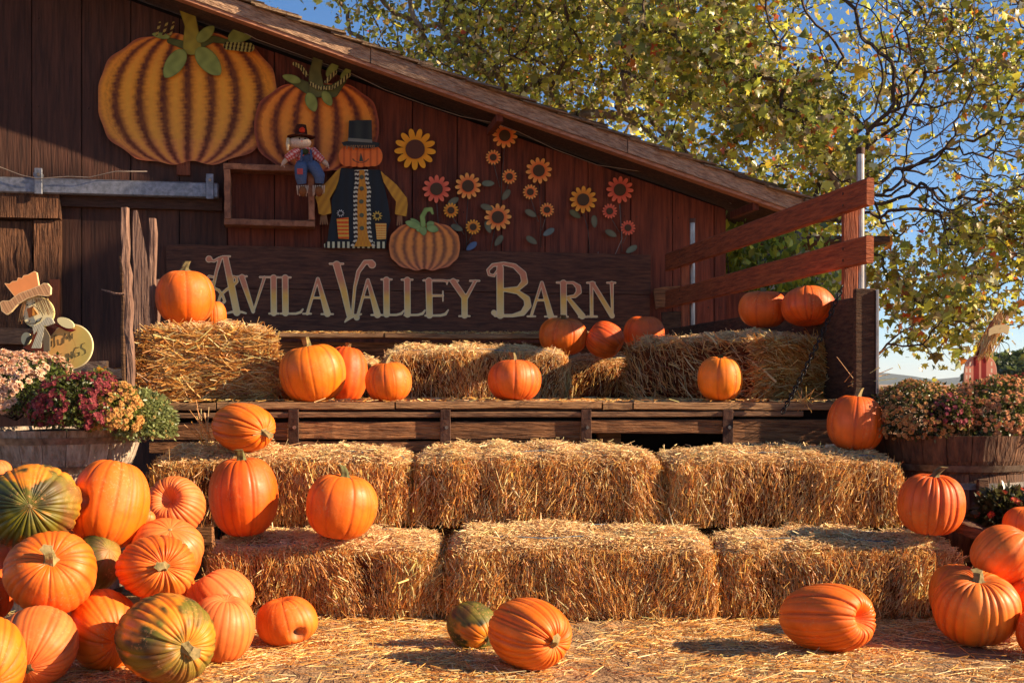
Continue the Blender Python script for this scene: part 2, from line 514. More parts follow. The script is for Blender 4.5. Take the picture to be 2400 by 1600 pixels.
def poly_sd(x, y, pts):
    x = np.asarray(x, float); y = np.asarray(y, float)
    d = np.full(x.shape, 1e18); s = np.ones(x.shape)
    n = len(pts)
    for i in range(n):
        a_ = pts[i]; b_ = pts[i-1]
        ex, ey = b_[0]-a_[0], b_[1]-a_[1]
        wx, wy = x - a_[0], y - a_[1]
        t = np.clip((wx*ex + wy*ey)/(ex*ex + ey*ey + 1e-12), 0, 1)
        d = np.minimum(d, (wx - ex*t)**2 + (wy - ey*t)**2)
        c1 = y >= a_[1]; c2 = y < b_[1]; c3 = ex*wy > ey*wx
        flip = (c1 & c2 & c3) | (~c1 & ~c2 & ~c3)
        s = np.where(flip, -s, s)
    return s*np.sqrt(d)

def ell_sd(x, y, c, a_, b_, ang=0):
    ca, sa = math.cos(ang), math.sin(ang)
    dx, dy = x - c[0], y - c[1]
    u, v = dx*ca + dy*sa, -dx*sa + dy*ca
    return (np.sqrt((u/a_)**2 + (v/b_)**2) - 1)*min(a_, b_)

def leaf_sd(x, y, base, tip, wid):
    bx, by = base; dx, dy = tip[0]-bx, tip[1]-by
    L_ = math.hypot(dx, dy); dx /= L_; dy /= L_
    u = ((x-bx)*dx + (y-by)*dy)/L_; v = np.abs(-(x-bx)*dy + (y-by)*dx)
    prof = wid*np.sqrt(np.clip(u, 0, 1))*np.clip(1 - u, 0, 1)**.62*1.75
    d = v - prof
    return np.where((u < 0) | (u > 1), np.maximum(d, np.maximum(-u, u-1)*L_), d)

def flat(c):
    c = lin(c)
    return lambda x, y, s: np.tile(c, (len(x), 1))

def mixc(c1, c2, t):
    t = np.clip(t, 0, 1)[:, None]
    return lin(c1)*(1-t) + lin(c2)*t

# ------------------------------------------------------------------ barn
barn = thing("barn", "dark red board barn with sloping shake roof and painted sign on its front wall", "barn", (0.0, 9.6, 0.0))
# roof rake line, 0.6 m in front of the wall
ra = wall(500, 15, .6); rb = wall(1000, 195, .6); rc = wall(1841, 487, .6)
ua, ub, uc = wu(ra), wu(rb), wu(rc)
zs = [ra[2], rb[2], rc[2]]
def rz(u):
    if u < ub: return zs[0] + (zs[1]-zs[0])*(u-ua)/(ub-ua)
    return zs[1] + (zs[2]-zs[1])*(u-ub)/(uc-ub)
u_end_wall = wu(wall(1700, 600))
u_rake_end = wu(wall(1893, 480, .6))
uL = -7.2
# boards
pw = .352
u0 = wu(wall(76, 300)) - pw*8
k = 0
u = u0
while u < u_end_wall:
    w_ = pw
    ue = min(u + w_, u_end_wall)
    um = (u + ue)/2
    off = .022 + rng.uniform(-.004, .004)
    V = []
    for o_ in (off, off - .02):
        for (uu, zz) in ((u + .004, .3), (ue - .004, .3), (ue - .004, rz(ue) - .02), (u + .004, rz(u) - .02)):
            V.append(wp(uu, zz, o_))
    if u > uL - .4:
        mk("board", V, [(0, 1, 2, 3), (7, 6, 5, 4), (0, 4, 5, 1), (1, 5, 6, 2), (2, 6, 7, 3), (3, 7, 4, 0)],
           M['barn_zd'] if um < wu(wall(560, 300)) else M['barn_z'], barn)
    if um > -4.2:
        nb_ = MB()
        for zz in (1.62, 2.35, 3.05, 3.7):
            if zz < rz(ue) - .1:
                for uu in (u + .05, ue - .05):
                    Vn, Fn = tubev([wp(uu, zz + rng.uniform(-.01, .01), off - .002), wp(uu, zz, off + .003)], .0055, 6); nb_.add(Vn, Fn)
        if nb_.V: nb_.build("nail_heads", M['rust'], barn, kind='stuff')
    u = ue
V = [wp(uL, .0, -.02), wp(u_end_wall, .0, -.02), wp(u_end_wall, rz(u_end_wall), -.02), wp(uL, rz(uL), -.02)]
V += [v - WN*.1 for v in V]
mk("wall_backing", V, [(0, 1, 2, 3), (7, 6, 5, 4), (0, 4, 5, 1), (1, 5, 6, 2), (2, 6, 7, 3), (3, 7, 4, 0)], M['dark'], barn)
# side wall going back
for i in range(10):
    c = wp(u_end_wall - .02, (rz(u_end_wall) - .2)/2 + .0, 0) - WN*(.22 + i*.36)
    box("side_board", c, (.03, .352, rz(u_end_wall) - .25), M['barn_z'], barn, ax=WT, ay=WN)
# roof sheet (real slab running back) + fascia + shakes + rafters
def slopebox(name, u1, u2, z_off1, z_off2, offa, offb, m, parent=barn, n=24):
    V = []; Fs = []
    for i in range(n + 1):
        uu = u1 + (u2-u1)*i/n; z = rz(uu)
        for (zo, oo) in ((z_off1, offa), (z_off2, offa), (z_off2, offb), (z_off1, offb)):
            V.append(wp(uu, z + zo, oo))
    for i in range(n):
        for j in range(4):
            Fs.append((i*4+j, i*4+(j+1) % 4, (i+1)*4+(j+1) % 4, (i+1)*4+j))
    Fs += [(3, 2, 1, 0), (n*4, n*4+1, n*4+2, n*4+3)]
    return mk(name, V, Fs, m, parent)
slopebox("roof_sheathing", uL, u_rake_end, .07, .10, .56, -5.0, M['barn_x'])
for i, (u1, u2) in enumerate(((uL, -1.15), (-1.15, .78), (.78, u_rake_end))):
    slopebox("fascia_board", u1 + .003, u2 - .003, 0.0, .104 + .003*i, .60 + .004*i, .562, M['trim'])
slopebox("fascia_lip", uL, u_rake_end, -.028, -.003, .592, .5, M['trim_red'])
slopebox("soffit", uL, u_rake_end, .02, .05, .5, .02, M['barn_x'])
uu = uL
shn = 0
while uu < u_rake_end + .05:
    w_ = rng.uniform(.16, .34)
    for layer in range(2):
        z = rz(uu) + .106 + layer*.014 + rng.uniform(-.004, .004)
        p = wp(uu - .02*layer, z + .0, .64 - .02*layer + rng.uniform(-.015, .02))
        q = wp(uu + w_ + .1, rz(uu + w_) + .106 + layer*.014 + rng.uniform(-.004, .003), 0)
        d = np.array(q) - wp(uu, z, 0); d /= np.linalg.norm(d)
        s_ = -WN; up = np.cross(d, s_); up = up if up[2] > 0 else -up
        if uu > -3.4:
            box("roof_shake", p + d*(w_+.1)/2 + s_*.25, (w_ + .1, .5, .012), M['shake'], barn, ax=d, ay=s_, az=up, bev=0, jit=.0035)
    uu += w_
for pxx in (1160, 1745):
    c = wall(pxx, 300, .3); uu = wu(c)
    box("rafter_end", wp(uu, rz(uu) - .05, .29), (.05, .5, .06), M['barn_z'], barn, ax=WT, ay=WN)
# gutter fragment and downspout by the eave
ledge = beam("ledger_board", wall(-90, 460, .05), wall(522, 478, .05), .05, .11, M['barn_x'], barn)
for (x0, x1, y0, y1) in ((-200, 142, 450, 513),):
    beam("door_header", wall(x0, 481 - 4, .09), wall(x1, 481 + 1, .09), .08, .2, M['door'], barn, seg=6, jit=.003)
tz = lambda x, ya, yb, w_, off, nm, m, j=.003: beam(nm, wall(x, ya, off), wall(x, yb, off), .05, w_, m, barn, up=WT, seg=6, jit=j)
tz(113, 518, 860, .19, .075, "door_jamb", M['door'])
tz(128, 655, 790, .07, .125, "jamb_strip", M['rail_v'])
for i, x in enumerate((-118, -52, 12, 60)):
    tz(x, 520, 770, .2 if i < 3 else .11, .05, "door_plank", M['door'], .005)
beam("door_bottom_rail", wall(-200, 786, .08), wall(84, 789, .08), .05, .12, M['barwood'], barn, seg=5, jit=.003)
beam("sill_block", wall(-40, 862, .1), wall(252, 862, .1), .1, .09, M['trim'], barn, seg=6, jit=.006)
beam("sill_block", wall(205, 873, .16), wall(290, 876, .16), .1, .07, M['trim'], barn, seg=4, jit=.006)

# sliding door track
tr = thing("door_track", "galvanised sliding door track on the wall above the rough barn door", "door track", wall(250, 452, .1))
beam("channel", wall(-150, 430, .12), wall(513, 448, .12), .07, .115, M['galv'], tr, bev=.01)
for x in (90, 492):
    y = 400 + x*.031
    box("track_bracket", wall(x, y + 22, .17), (.055, .02, .19), M['galv'], tr, ax=WT, ay=WN)
    box("track_clip", wall(x, y + 8, .10), (.055, .09, .03), M['galv'], tr, ax=WT, ay=WN)
    V, Fs = tubev([wall(x, y + 6, .175), wall(x, y + 6, .195)], .012, 8)
    mk("bolt", V, Fs, M['bolt'], tr)
wr = [(-60, 383), (0, 392), (50, 411), (88, 419), (160, 414), (210, 416), (270, 402), (345, 402)]
tag(tube("wire", [wall(x, y, .2) for x, y in wr], .004, M['wire'], n=5), "thin grey wire looping over the sliding door track", "wire")
wr2 = [(560, 70), (600, 92), (700, 128), (822, 172), (900, 210), (1000, 247), (1080, 273), (1160, 289), (1215, 309), (1300, 350), (1400, 387), (1500, 402), (1600, 430), (1670, 446), (1692, 460), (1714, 478)]
tag(tube("wire", [wall(x, y, .12) for x, y in wr2], .0028, M['wire'], n=5), "long pale wire sagging under the roof edge across the barn wall", "wire")
wr3 = [(1452, 480), (1458, 560), (1440, 600), (1418, 628), (1400, 615), (1402, 590)]
tag(tube("wire", [wall(x, y, .08) for x, y in wr3], .003, M['wire'], n=5), "thin curled wire hanging over the top right of the sign", "wire")

# ------------------------------------------------------------------ main sign with letters
sign = thing("barn_sign", "long dark board sign with cream and gold lettering reading Avila Valley Barn", "sign", wall(950, 785, .08))
def signboard(x0, x1, yt0, yt1, yb0, yb1, off):
    V = [wall(x0, yb0, off), wall(x1, yb1, off), wall(x1, yt1, off), wall(x0, yt0, off)]
    V += [v - WN*.035 for v in V]
    return mk("board", V, [(0, 1, 2, 3), (7, 6, 5, 4), (0, 4, 5, 1), (1, 5, 6, 2), (2, 6, 7, 3), (3, 7, 4, 0)], M['signw'], sign)
signboard(390, 1525, 572, 597, 672.2, 690, .083)
signboard(392, 1523, 673.8, 691.8, 783, 786, .080)

def C2(pts): return [(400 + p[0]*.2551, 560 + p[1]*.2551) for p in pts]
def C3(pts): return [(900 + p[0]*.2551, 560 + p[1]*.2551) for p in pts]
K = .2551
S2 = lambda pts, w: ('s', C2(pts), (np.array(w)*K).tolist() if not np.isscalar(w) else w*K)
S3 = lambda pts, w: ('s', C3(pts), (np.array(w)*K).tolist() if not np.isscalar(w) else w*K)
B2 = lambda p, r: ('b', C2([p])[0], r*K)
B3 = lambda p, r: ('b', C3([p])[0], r*K)
letters = [
 [B2((352, 185), 29), S2([(352, 195), (400, 203), (440, 178), (480, 165), (545, 160)], [24, 22, 20, 22, 14]),
  S2([(455, 180), (420, 300), (392, 440)], [34, 26, 22]), S2([(505, 180), (560, 440), (608, 675)], [50, 60, 60]),
  S2([(515, 682), (560, 670), (650, 670), (692, 682)], [10, 16, 16, 10]),
  S2([(388, 395), (352, 402), (335, 370), (352, 342), (385, 348)], 20), S2([(352, 402), (395, 450), (440, 470), (478, 520), (497, 572), (468, 600), (440, 572), (458, 515), (510, 468), (570, 430), (608, 392), (604, 352), (576, 345), (570, 378)], [18, 20, 22, 22, 20, 20, 20, 20, 22, 26, 26, 22, 18, 14])],
 [S2([(612, 345), (700, 343)], 13), S2([(655, 352), (758, 665)], [52, 30]), S2([(862, 352), (758, 675)], [24, 14])],
 [S2([(820, 350), (988, 352)], 14), S2([(945, 355), (948, 680)], 52), S2([(905, 685), (992, 685)], 13)],
 [S2([(1000, 353), (1102, 353)], 13), S2([(1052, 356), (1055, 680)], 54), S2([(1010, 685), (1150, 686), (1195, 672), (1215, 645)], [12, 16, 18, 10])],
 [S2([(1352, 368), (1440, 686)], [30, 56]), S2([(1348, 372), (1255, 686)], [22, 24]), S2([(1300, 540), (1405, 540)], 18), S2([(1216, 686), (1290, 686)], 12), S2([(1385, 690), (1492, 690)], 12)],
 [S2([(1462, 228), (1584, 228)], 15), S2([(1525, 236), (1590, 470), (1640, 700)], [64, 58, 44]), S2([(1600, 762), (1625, 735), (1680, 705), (1750, 690)], [8, 26, 22, 12]), B2((1710, 722), 24),
  S2([(1668, 705), (1692, 440), (1725, 300), (1785, 215), (1845, 212)], [22, 24, 34, 40, 40]), B2((1850, 235), 33)],
 [S2([(1812, 378), (1900, 696)], [28, 56]), S2([(1806, 385), (1722, 690)], [22, 22]), S2([(1760, 535), (1860, 535)], 17), S2([(1843, 698), (1950, 698)], 12)],
 [S2([(1936, 372), (2030, 372)], 13), S2([(1982, 376), (1984, 692)], 54), S2([(1945, 698), (2075, 697), (2120, 685), (2142, 658)], [12, 16, 18, 10])],
 [S2([(2122, 374), (2222, 374)], 13), S2([(2174, 378), (2176, 692)], 54), S2([(2148, 699), (2270, 697), (2315, 685), (2336, 655)], [12, 16, 18, 10])],
 [S3([(362, 380), (540, 381), (580, 386), (578, 415)], [14, 18, 16, 8]), S3([(412, 384), (418, 700)], 56), S3([(440, 520), (540, 520)], 18), S3([(541, 480), (541, 570)], [8, 8]), S3([(378, 704), (520, 702), (565, 690), (590, 652)], [12, 18, 20, 8])],
 [S3([(585, 382), (682, 384)], 13), S3([(635, 388), (740, 540)], [50, 50]), S3([(740, 530), (740, 702)], 52), S3([(838, 388), (752, 545)], [26, 32]), S3([(790, 384), (876, 384)], 13), S3([(690, 708), (788, 708)], 12)],
 [S3([(1012, 338), (965, 328), (955, 285), (1000, 240), (1100, 226), (1200, 248), (1278, 320), (1292, 395), (1235, 455), (1100, 463)], [20, 20, 24, 30, 30, 40, 56, 56, 36, 22]),
  S3([(1066, 268), (1068, 700)], 62), S3([(1100, 470), (1230, 488), (1312, 550), (1322, 612), (1275, 680), (1180, 704), (1020, 704)], [22, 36, 56, 60, 46, 26, 20]), B3((1010, 676), 23), S3([(1012, 330), (1040, 290)], 14)],
 [S3([(1450, 402), (1532, 708)], [28, 54]), S3([(1446, 408), (1352, 706)], [22, 22]), S3([(1395, 562), (1500, 562)], 17), S3([(1318, 710), (1390, 710)], 12), S3([(1478, 712), (1585, 712)], 12)],
 [S3([(1588, 400), (1740, 402), (1785, 440), (1790, 485), (1755, 525), (1690, 532)], [14, 22, 46, 48, 30, 18]), S3([(1648, 404), (1652, 708)], 54), S3([(1690, 540), (1822, 708)], [30, 54]), S3([(1625, 714), (1690, 714)], 12), S3([(1790, 716), (1870, 716)], 12)],
 [S3([(1866, 402), (1935, 402)], 13), S3([(1905, 404), (1908, 708)], 28), S3([(1915, 406), (2096, 705)], [36, 44]), S3([(2092, 404), (2100, 718)], [30, 16]), S3([(2050, 402), (2125, 402)], 13), S3([(1868, 712), (1955, 712)], 16)],
]
def lettersd(parts):
    def f(x, y):
        d = np.full(np.shape(x), 1e9)
        for p in parts:
            if p[0] == 's': d = np.minimum(d, stroke_sd(x, y, p[1], p[2]))
            else: d = np.minimum(d, np.hypot(x - p[1][0], y - p[1][1]) - p[2])
        return d - .8
    return f
for L_ in letters:
    xs_ = [q for p in L_ for q in ([v[0] for v in p[1]] if p[0] == 's' else [p[1][0]])]
    ys_ = [q for p in L_ for q in ([v[1] for v in p[1]] if p[0] == 's' else [p[1][1]])]
    bb = (min(xs_) - 14, min(ys_) - 14, max(xs_) + 14, max(ys_) + 14)
    yt, yb = min(ys_), max(ys_)
    def cf(x, y, s, yt=yt, yb=yb):
        t = (y - yt)/(yb - yt)
        c = mixc((226, 138, 96), (255, 192, 88), (t - .28)/.22)
        c = np.where((t > .5)[:, None], mixc((255, 192, 88), (255, 216, 142), (t - .55)/.4), c)
        ed = np.clip((s + 1.9)/.8, 0, 1)[:, None]
        return c*(1-ed) + lin((250, 212, 160))*ed
    cutout("letter", lettersd(L_), bb, 1.6, wall, .0845, .006, M['paint'], sign, cf)

# ------------------------------------------------------------------ painted pumpkin boards on the wall
def pumpkin_art(cx, cy, hw, hh, nl, tint=1.0, seed=0, stemtop=None, bot=.0, pink=.5):
    def f(x, y):
        u_ = (x - cx)/hw; v_ = (y - cy)/hh
        ang = np.arctan2(v_, u_)
        r = (np.abs(u_)**2.35 + np.abs(v_)**2.5)**(1/2.42)
        lob = 1 + .022*np.cos(ang*nl*2)*np.abs(np.sin(ang)) - .05*np.exp(-((u_)/.16)**2)*(np.abs(v_) > .4)
        return (r/lob - 1)*min(hw, hh)
    def cf(x, y, s):
        u_ = (x - cx)/hw; v_ = np.clip((y - cy)/hh, -1, 1)
        q = u_/np.sqrt(np.clip(1 - (np.abs(v_)*.965)**2.1, .03, 1))**1.0
        wv_ = snoise(np.stack([x, y, y*0], 1), int(seed) + 3, .55, 2)
        q = q + .014*wv_ + .004*np.sin(y*.33 + seed + q*9)
        sp = 2/nl
        m_ = q/sp
        d = np.abs(m_ - np.floor(m_) - .5)*2        # 0 centre of rib, 1 at line
        d = np.where(np.abs(q) > 1 - .35*sp, 1 - (1-d)*.7, d)
        t = (v_ + 1)/2
        base = mixc((226, 112, 26), (238, 144, 34), t*2.8)
        base = np.where((t > .42)[:, None], mixc((238, 144, 34), (214, 134, 62), (t - .42)*2.2), base)
        base = np.where((t > .8)[:, None], mixc((222, 134, 66), (214, 106, 70), (t-.8)*5), base)
        hi = np.clip(1 - d*1.5, 0, 1)[:, None]*.6
        base = base*(1-hi) + lin((246, 174, 56))*hi
        dk = np.clip((d - .28)/.56, 0, 1)[:, None]**1.45*(.9 + .1*np.clip(wv_, -1, 1)[:, None])
        dark = lin((92, 40, 24))
        c = base*(1-dk) + dark*dk
        ed = np.clip((s + .05*hh)/(.05*hh), 0, 1)[:, None]*.55
        return (c*(1-ed) + lin((196, 108, 66))*ed)*tint
    return f, cf

def leafcol(seedc=(150, 156, 74), dk=(92, 100, 46)):
    def cf(x, y, s):
        n_ = .5 + .5*np.sin(x*.19 + 1.7*np.sin(y*.13))
        c = mixc(seedc, dk, n_*.35 + np.clip((s + 2.5)/2.5, 0, 1)*.6)
        return c
    return cf

def art_leaf(parent, b_, t_, w_, off, c1=(150, 156, 74), c2=(86, 96, 42)):
    f_ = lambda x, y: leaf_sd(x, y, b_, t_, w_)
    xs_ = (b_[0], t_[0]); ys_ = (b_[1], t_[1])
    cutout("leaf", f_, (min(xs_) - w_, min(ys_) - w_, max(xs_) + w_, max(ys_) + w_), 1.8, wall, off, .008, M['paint'], parent, leafcol(c1, c2))

def art_stroke(parent, name, pts, w_, off, cf, th=.012, step=1.8):
    f_ = lambda x, y: stroke_sd(x, y, pts, w_)
    mw = w_ if np.isscalar(w_) else max(w_)
    cutout(name, f_, (min(p[0] for p in pts) - mw, min(p[1] for p in pts) - mw, max(p[0] for p in pts) + mw, max(p[1] for p in pts) + mw), step, wall, off, th, M['paint'], parent, cf)

def stripecol(c1, c2, per, ang):
    ca, sa = math.cos(ang), math.sin(ang)
    return lambda x, y, s: np.where(((np.floor((x*ca + y*sa)/per) % 2) < 1)[:, None], lin(c1), lin(c2))

P1 = thing("painted_pumpkin_board", "largest painted wooden pumpkin, gold with brown ribs, high on the barn wall", "pumpkin cutout", wall(430, 385, .06), "painted wooden pumpkins on the barn wall")
f1, c1 = pumpkin_art(440, 232, 210, 155, 7.4, 1.0, 1)
cutout("pumpkin_panel", f1, (222, 60, 660, 400), 2.2, wall, .05, .02, M['paint'], P1, c1)
art_stroke(P1, "stem", [(450, 108), (448, 60), (436, 18)], [44, 30, 34], .075, leafcol((168, 150, 52), (112, 96, 34)), .02)
art_stroke(P1, "vine", [(398, 96), (450, 112), (500, 92), (548, 102)], [14, 22, 16, 10], .072, leafcol((96, 98, 44), (60, 62, 30)), .018)
for (b_, t_, w_) in (((432, 118), (386, 182), 26), ((462, 114), (516, 176), 28), ((462, 98), (502, 62), 17), ((535, 95), (612, 56), 24), ((398, 88), (356, 80), 9)):
    art_leaf(P1, b_, t_, w_, .098)
art_stroke(P1, "tendril", [(532, 108), (585, 112)], [18, 22], .108, stripecol((176, 164, 84), (48, 36, 22), 4.5, 0.2), .01)
for x_ in (372, 388, 404):
    art_stroke(P1, "tendril", [(x_ - 5, 82), (x_ + 3, 54)], [6, 6], .1, stripecol((176, 150, 72), (74, 40, 24), 6, 1.2), .01)
beam("support_post", wall(430, 372, .04), wall(430, 412, .04), .03, .1, M['rail_v'], P1, up=WT)

P2 = thing("painted_pumpkin_board", "mid-sized painted wooden pumpkin with twisted striped stem, overlapped by the top-hat scarecrow", "pumpkin cutout", wall(742, 400, .1), "painted wooden pumpkins on the barn wall")
f2, c2_ = pumpkin_art(742, 298, 146, 106, 6, np.array([.98, .78, .95]), 4)
cutout("pumpkin_panel", f2, (588, 180, 900, 412), 2.0, wall, .09, .02, M['paint'], P2, c2_)
art_stroke(P2, "stem", [(742, 210), (738, 170), (748, 126)], [38, 28, 22], .114, leafcol((112, 108, 56), (74, 72, 38)), .02)
art_stroke(P2, "vine", [(690, 190), (735, 214), (780, 214), (805, 190)], [20, 30, 30, 14], .112, leafcol((100, 100, 50), (66, 66, 36)), .016)
for (b_, t_, w_) in (((722, 218), (738, 262), 17), ((758, 214), (776, 248), 14), ((705, 192), (662, 178), 12), ((766, 180), (794, 142), 13), ((800, 186), (822, 158), 11)):
    art_leaf(P2, b_, t_, w_, .136)
for pts in ([(728, 196), (745, 206), (762, 207), (780, 206)], [(782, 204), (800, 192), (818, 176)], [(718, 176), (706, 158), (690, 150)], [(765, 192), (775, 180), (786, 170)]):
    art_stroke(P2, "tendril", pts, 9, .146, stripecol((190, 172, 100), (44, 34, 24), 3.2, .1), .01)

P3 = thing("painted_pumpkin_board", "small painted wooden pumpkin with pale green leaves overlapping the top edge of the lettered sign", "pumpkin cutout", wall(995, 635, .12), "painted wooden pumpkins on the barn wall")
f3, c3_ = pumpkin_art(995, 577, 83, 57, 7, np.array([1.0, .80, 1.2]), 2)
def c3b(x, y, s): return c3_(x, y, s)*.75 + lin((214, 150, 96))*.25
cutout("pumpkin_panel", f3, (906, 512, 1084, 642), 1.5, wall, .125, .02, M['paint'], P3, c3b)
art_stroke(P3, "stem", [(992, 528), (990, 508), (998, 492), (1010, 490), (1014, 500)], [12, 12, 11, 9, 6], .148, leafcol((150, 170, 88), (96, 116, 54)), .015, 1.2)
for (b_, t_, w_) in (((985, 532), (950, 520), 11), ((990, 534), (976, 540), 9), ((990, 530), (994, 552), 11), ((1000, 532), (1028, 540), 11), ((1000, 528), (1018, 522), 9), ((985, 528), (962, 512), 7)):
    art_leaf(P3, b_, t_, w_, .15 + rng.uniform(0, .006), (150, 172, 98), (90, 112, 58))

# ------------------------------------------------------------------ top-hat scarecrow figure on the wall
SC = thing("scarecrow_board", "flat painted scarecrow with pumpkin head, black top hat and striped vest", "scarecrow cutout", wall(840, 582, .12))
def Q(pts): return [(650 + p[0]*.2168, 260 + p[1]*.2168) for p in pts]
def part_poly(name, pts, off, cf, th=.014, rnd=0.0, step=1.4):
    f_ = lambda x, y: poly_sd(x, y, pts) - rnd
    cutout(name, f_, (min(p[0] for p in pts) - 4 - rnd, min(p[1] for p in pts) - 4 - rnd, max(p[0] for p in pts) + 4 + rnd, max(p[1] for p in pts) + 4 + rnd), step, wall, off, th, M['paint'], SC, cf)
vest = Q([(690, 615), (1115, 640), (1150, 780), (1200, 1000), (1225, 1190), (1190, 1300), (1175, 1440), (1170, 1485), (510, 1480), (505, 1440), (540, 1400), (560, 1240), (590, 1110), (585, 960), (640, 840), (670, 720)])
def vestc(x, y, s):
    X = (x - 650)/.2168; Y = (y - 260)/.2168
    c = mixc((40, 38, 34), (38, 44, 48), np.sin(x*.3)*.3 + .5)
    hem = (Y > 1415)
    st = (np.floor(X/27) % 2) < 1
    c = np.where(hem[:, None], np.where(st[:, None], lin((206, 196, 150)), lin((30, 26, 24))), c)
    return c
part_poly("vest", vest, .115, vestc, .014)
def stripv(x, y, s):
    Y = (y - 260)/.2168
    st = (np.floor((Y + 4*np.sin(x*.8))/24) % 2) < 1
    return np.where(st[:, None], lin((216, 206, 172)), lin((48, 30, 26)))
part_poly("striped_trim", Q([(835, 640), (980, 635), (990, 760), (1015, 860), (1005, 1000), (1015, 1120), (1010, 1250), (1030, 1400), (1060, 1460), (790, 1460), (830, 1390), (820, 1200), (825, 1050), (820, 900), (840, 760)]), .130, stripv, .008)
part_poly("shirt_front", Q([(885, 640), (940, 640), (950, 760), (970, 860), (960, 1000), (968, 1120), (965, 1250), (985, 1380), (1025, 1465), (830, 1465), (870, 1380), (868, 1200), (865, 1060), (868, 900), (885, 760)]), .1395,
          lambda x, y, s: mixc((214, 146, 36), (204, 122, 40), .5 + .5*np.sin(y*.25)*np.sin(x*.8)), .006)
for (bx, by) in ((912, 716), (912, 840), (908, 980), (912, 1128), (914, 1268)):
    q = Q([(bx, by)])[0]
    cutout("button", lambda x, y, q=q: np.hypot(x - q[0], y - q[1]) - 5.2, (q[0]-7, q[1]-7, q[0]+7, q[1]+7), 1.1, wall, .1465, .006, M['paint'], SC, flat((92, 92, 66)))
for pts in ([(685, 620), (640, 650), (560, 740), (500, 800), (410, 935), (435, 1010), (445, 1110), (500, 1130), (585, 1105), (575, 1010), (565, 950), (630, 840), (660, 760)],
            [(1115, 645), (1160, 690), (1200, 720), (1290, 800), (1400, 940), (1410, 1010), (1395, 1140), (1330, 1130), (1270, 1115), (1285, 980), (1240, 920), (1150, 770)]):
    part_poly("sleeve", Q(pts), .131, lambda x, y, s: mixc((212, 152, 44), (186, 124, 40), .5 + .4*np.sin(x*.35 + y*.2)), .012)
for base, n_ in (((500, 1130), 4), ((1330, 1140), 3)):
    for i in range(n_):
        p_ = Q([(base[0] - 20 + i*14, base[1]), (base[0] - 35 + i*26, base[1] + 95)])
        art_stroke(SC, "straw_hand", p_, [5, 3], .118 + .002*i, flat((150, 104, 66)), .006, 1.2)
def plaid(c1, c2, c3, p_, vert=False):
    def cf(x, y, s):
        a_ = (np.floor(y/p_) % 2) < 1; b_ = (np.floor(x/p_) % 2) < 1
        c = np.where(a_[:, None], lin(c1), lin(c2))
        return np.where((b_ & a_)[:, None] if not vert else b_[:, None], c*.5 + lin(c3)*.5, c)
    return cf
part_poly("pocket", Q([(640, 1165), (770, 1150), (775, 1385), (660, 1380)]), .131, plaid((228, 88, 26), (226, 168, 62), (220, 60, 20), 4.4), .01)
part_poly("pocket", Q([(1060, 1215), (1180, 1215), (1175, 1385), (1075, 1390)]), .131, plaid((226, 142, 52), (236, 190, 98), (214, 92, 30), 2.9), .01)
for (bx, by, r_, cA) in ((1080, 1135, 12, (206, 166, 72)), (683, 1106, 9, (196, 190, 176))):
    q = Q([(bx, by)])[0]
    def fl(x, y, q=q, r_=r_):
        an = np.arctan2(y-q[1], x-q[0]); return np.hypot(x-q[0], y-q[1]) - r_*(.78 + .25*np.cos(an*10))
    cutout("pocket_flower", fl, (q[0]-16, q[1]-16, q[0]+16, q[1]+16), 1.1, wall, .142, .008, M['paint'], SC,
           lambda x, y, s, q=q, cA=cA: np.where((np.hypot(x-q[0], y-q[1]) < 5)[:, None], lin((40, 36, 30)), lin(cA)))
hc = Q([(900, 490)])[0]
def headf(x, y):
    d = np.full(np.shape(x), 1e9)
    for k_ in (-2.1, -1.1, 0, 1.1, 2.1):
        d = np.minimum(d, ell_sd(x, y, (hc[0] + k_*15, hc[1]), 20 if abs(k_) > 2 else 22, 26 - abs(k_)*1.0))
    return d
def headc(x, y, s):
    m_ = (x - hc[0])/15.5
    d = np.abs(m_ - np.round(m_))*2
    c = mixc((236, 116, 44), (178, 66, 26), np.clip((d - .55)*1.8, 0, 1))
    sm = np.abs(np.hypot((x - hc[0])/1.25, y - hc[1] + 2) - 17) < 1.1
    sm &= y > hc[1] + 6
    return np.where(sm[:, None], lin((96, 62, 40)), c)
cutout("pumpkin_head", headf, (hc[0]-62, hc[1]-34, hc[0]+62, hc[1]+34), 1.4, wall, .135, .03, M['paint'], SC, headc)
part_poly("nose", Q([(903, 450), (930, 545), (885, 545)]), .167, flat((66, 70, 56)), .008, step=1.1)
part_poly("hat_brim", Q([(700, 345), (790, 325), (1020, 335), (1100, 350), (1090, 385), (1000, 402), (860, 395), (720, 372)]), .170, flat((44, 44, 38)), .02, 1.0)
part_poly("hat_crown", Q([(775, 105), (1020, 100), (1025, 335), (765, 328)]), .150, lambda x, y, s: mixc((56, 56, 46), (38, 38, 34), .5 + .5*np.sin(x*.2)), .03)
part_poly("hat_band", Q([(764, 292), (1026, 312), (1026, 346), (764, 328)]), .182, flat((122, 116, 98)), .012)
for i in range(16):
    x0_ = 745 + i*20
    art_stroke(SC, "hair", Q([(x0_, 375), (x0_ + rng.uniform(-14, 18), 402 + rng.uniform(0, 22))]), [2.4, 1.4], .193, flat((150, 106, 66)), .005, 1.0)

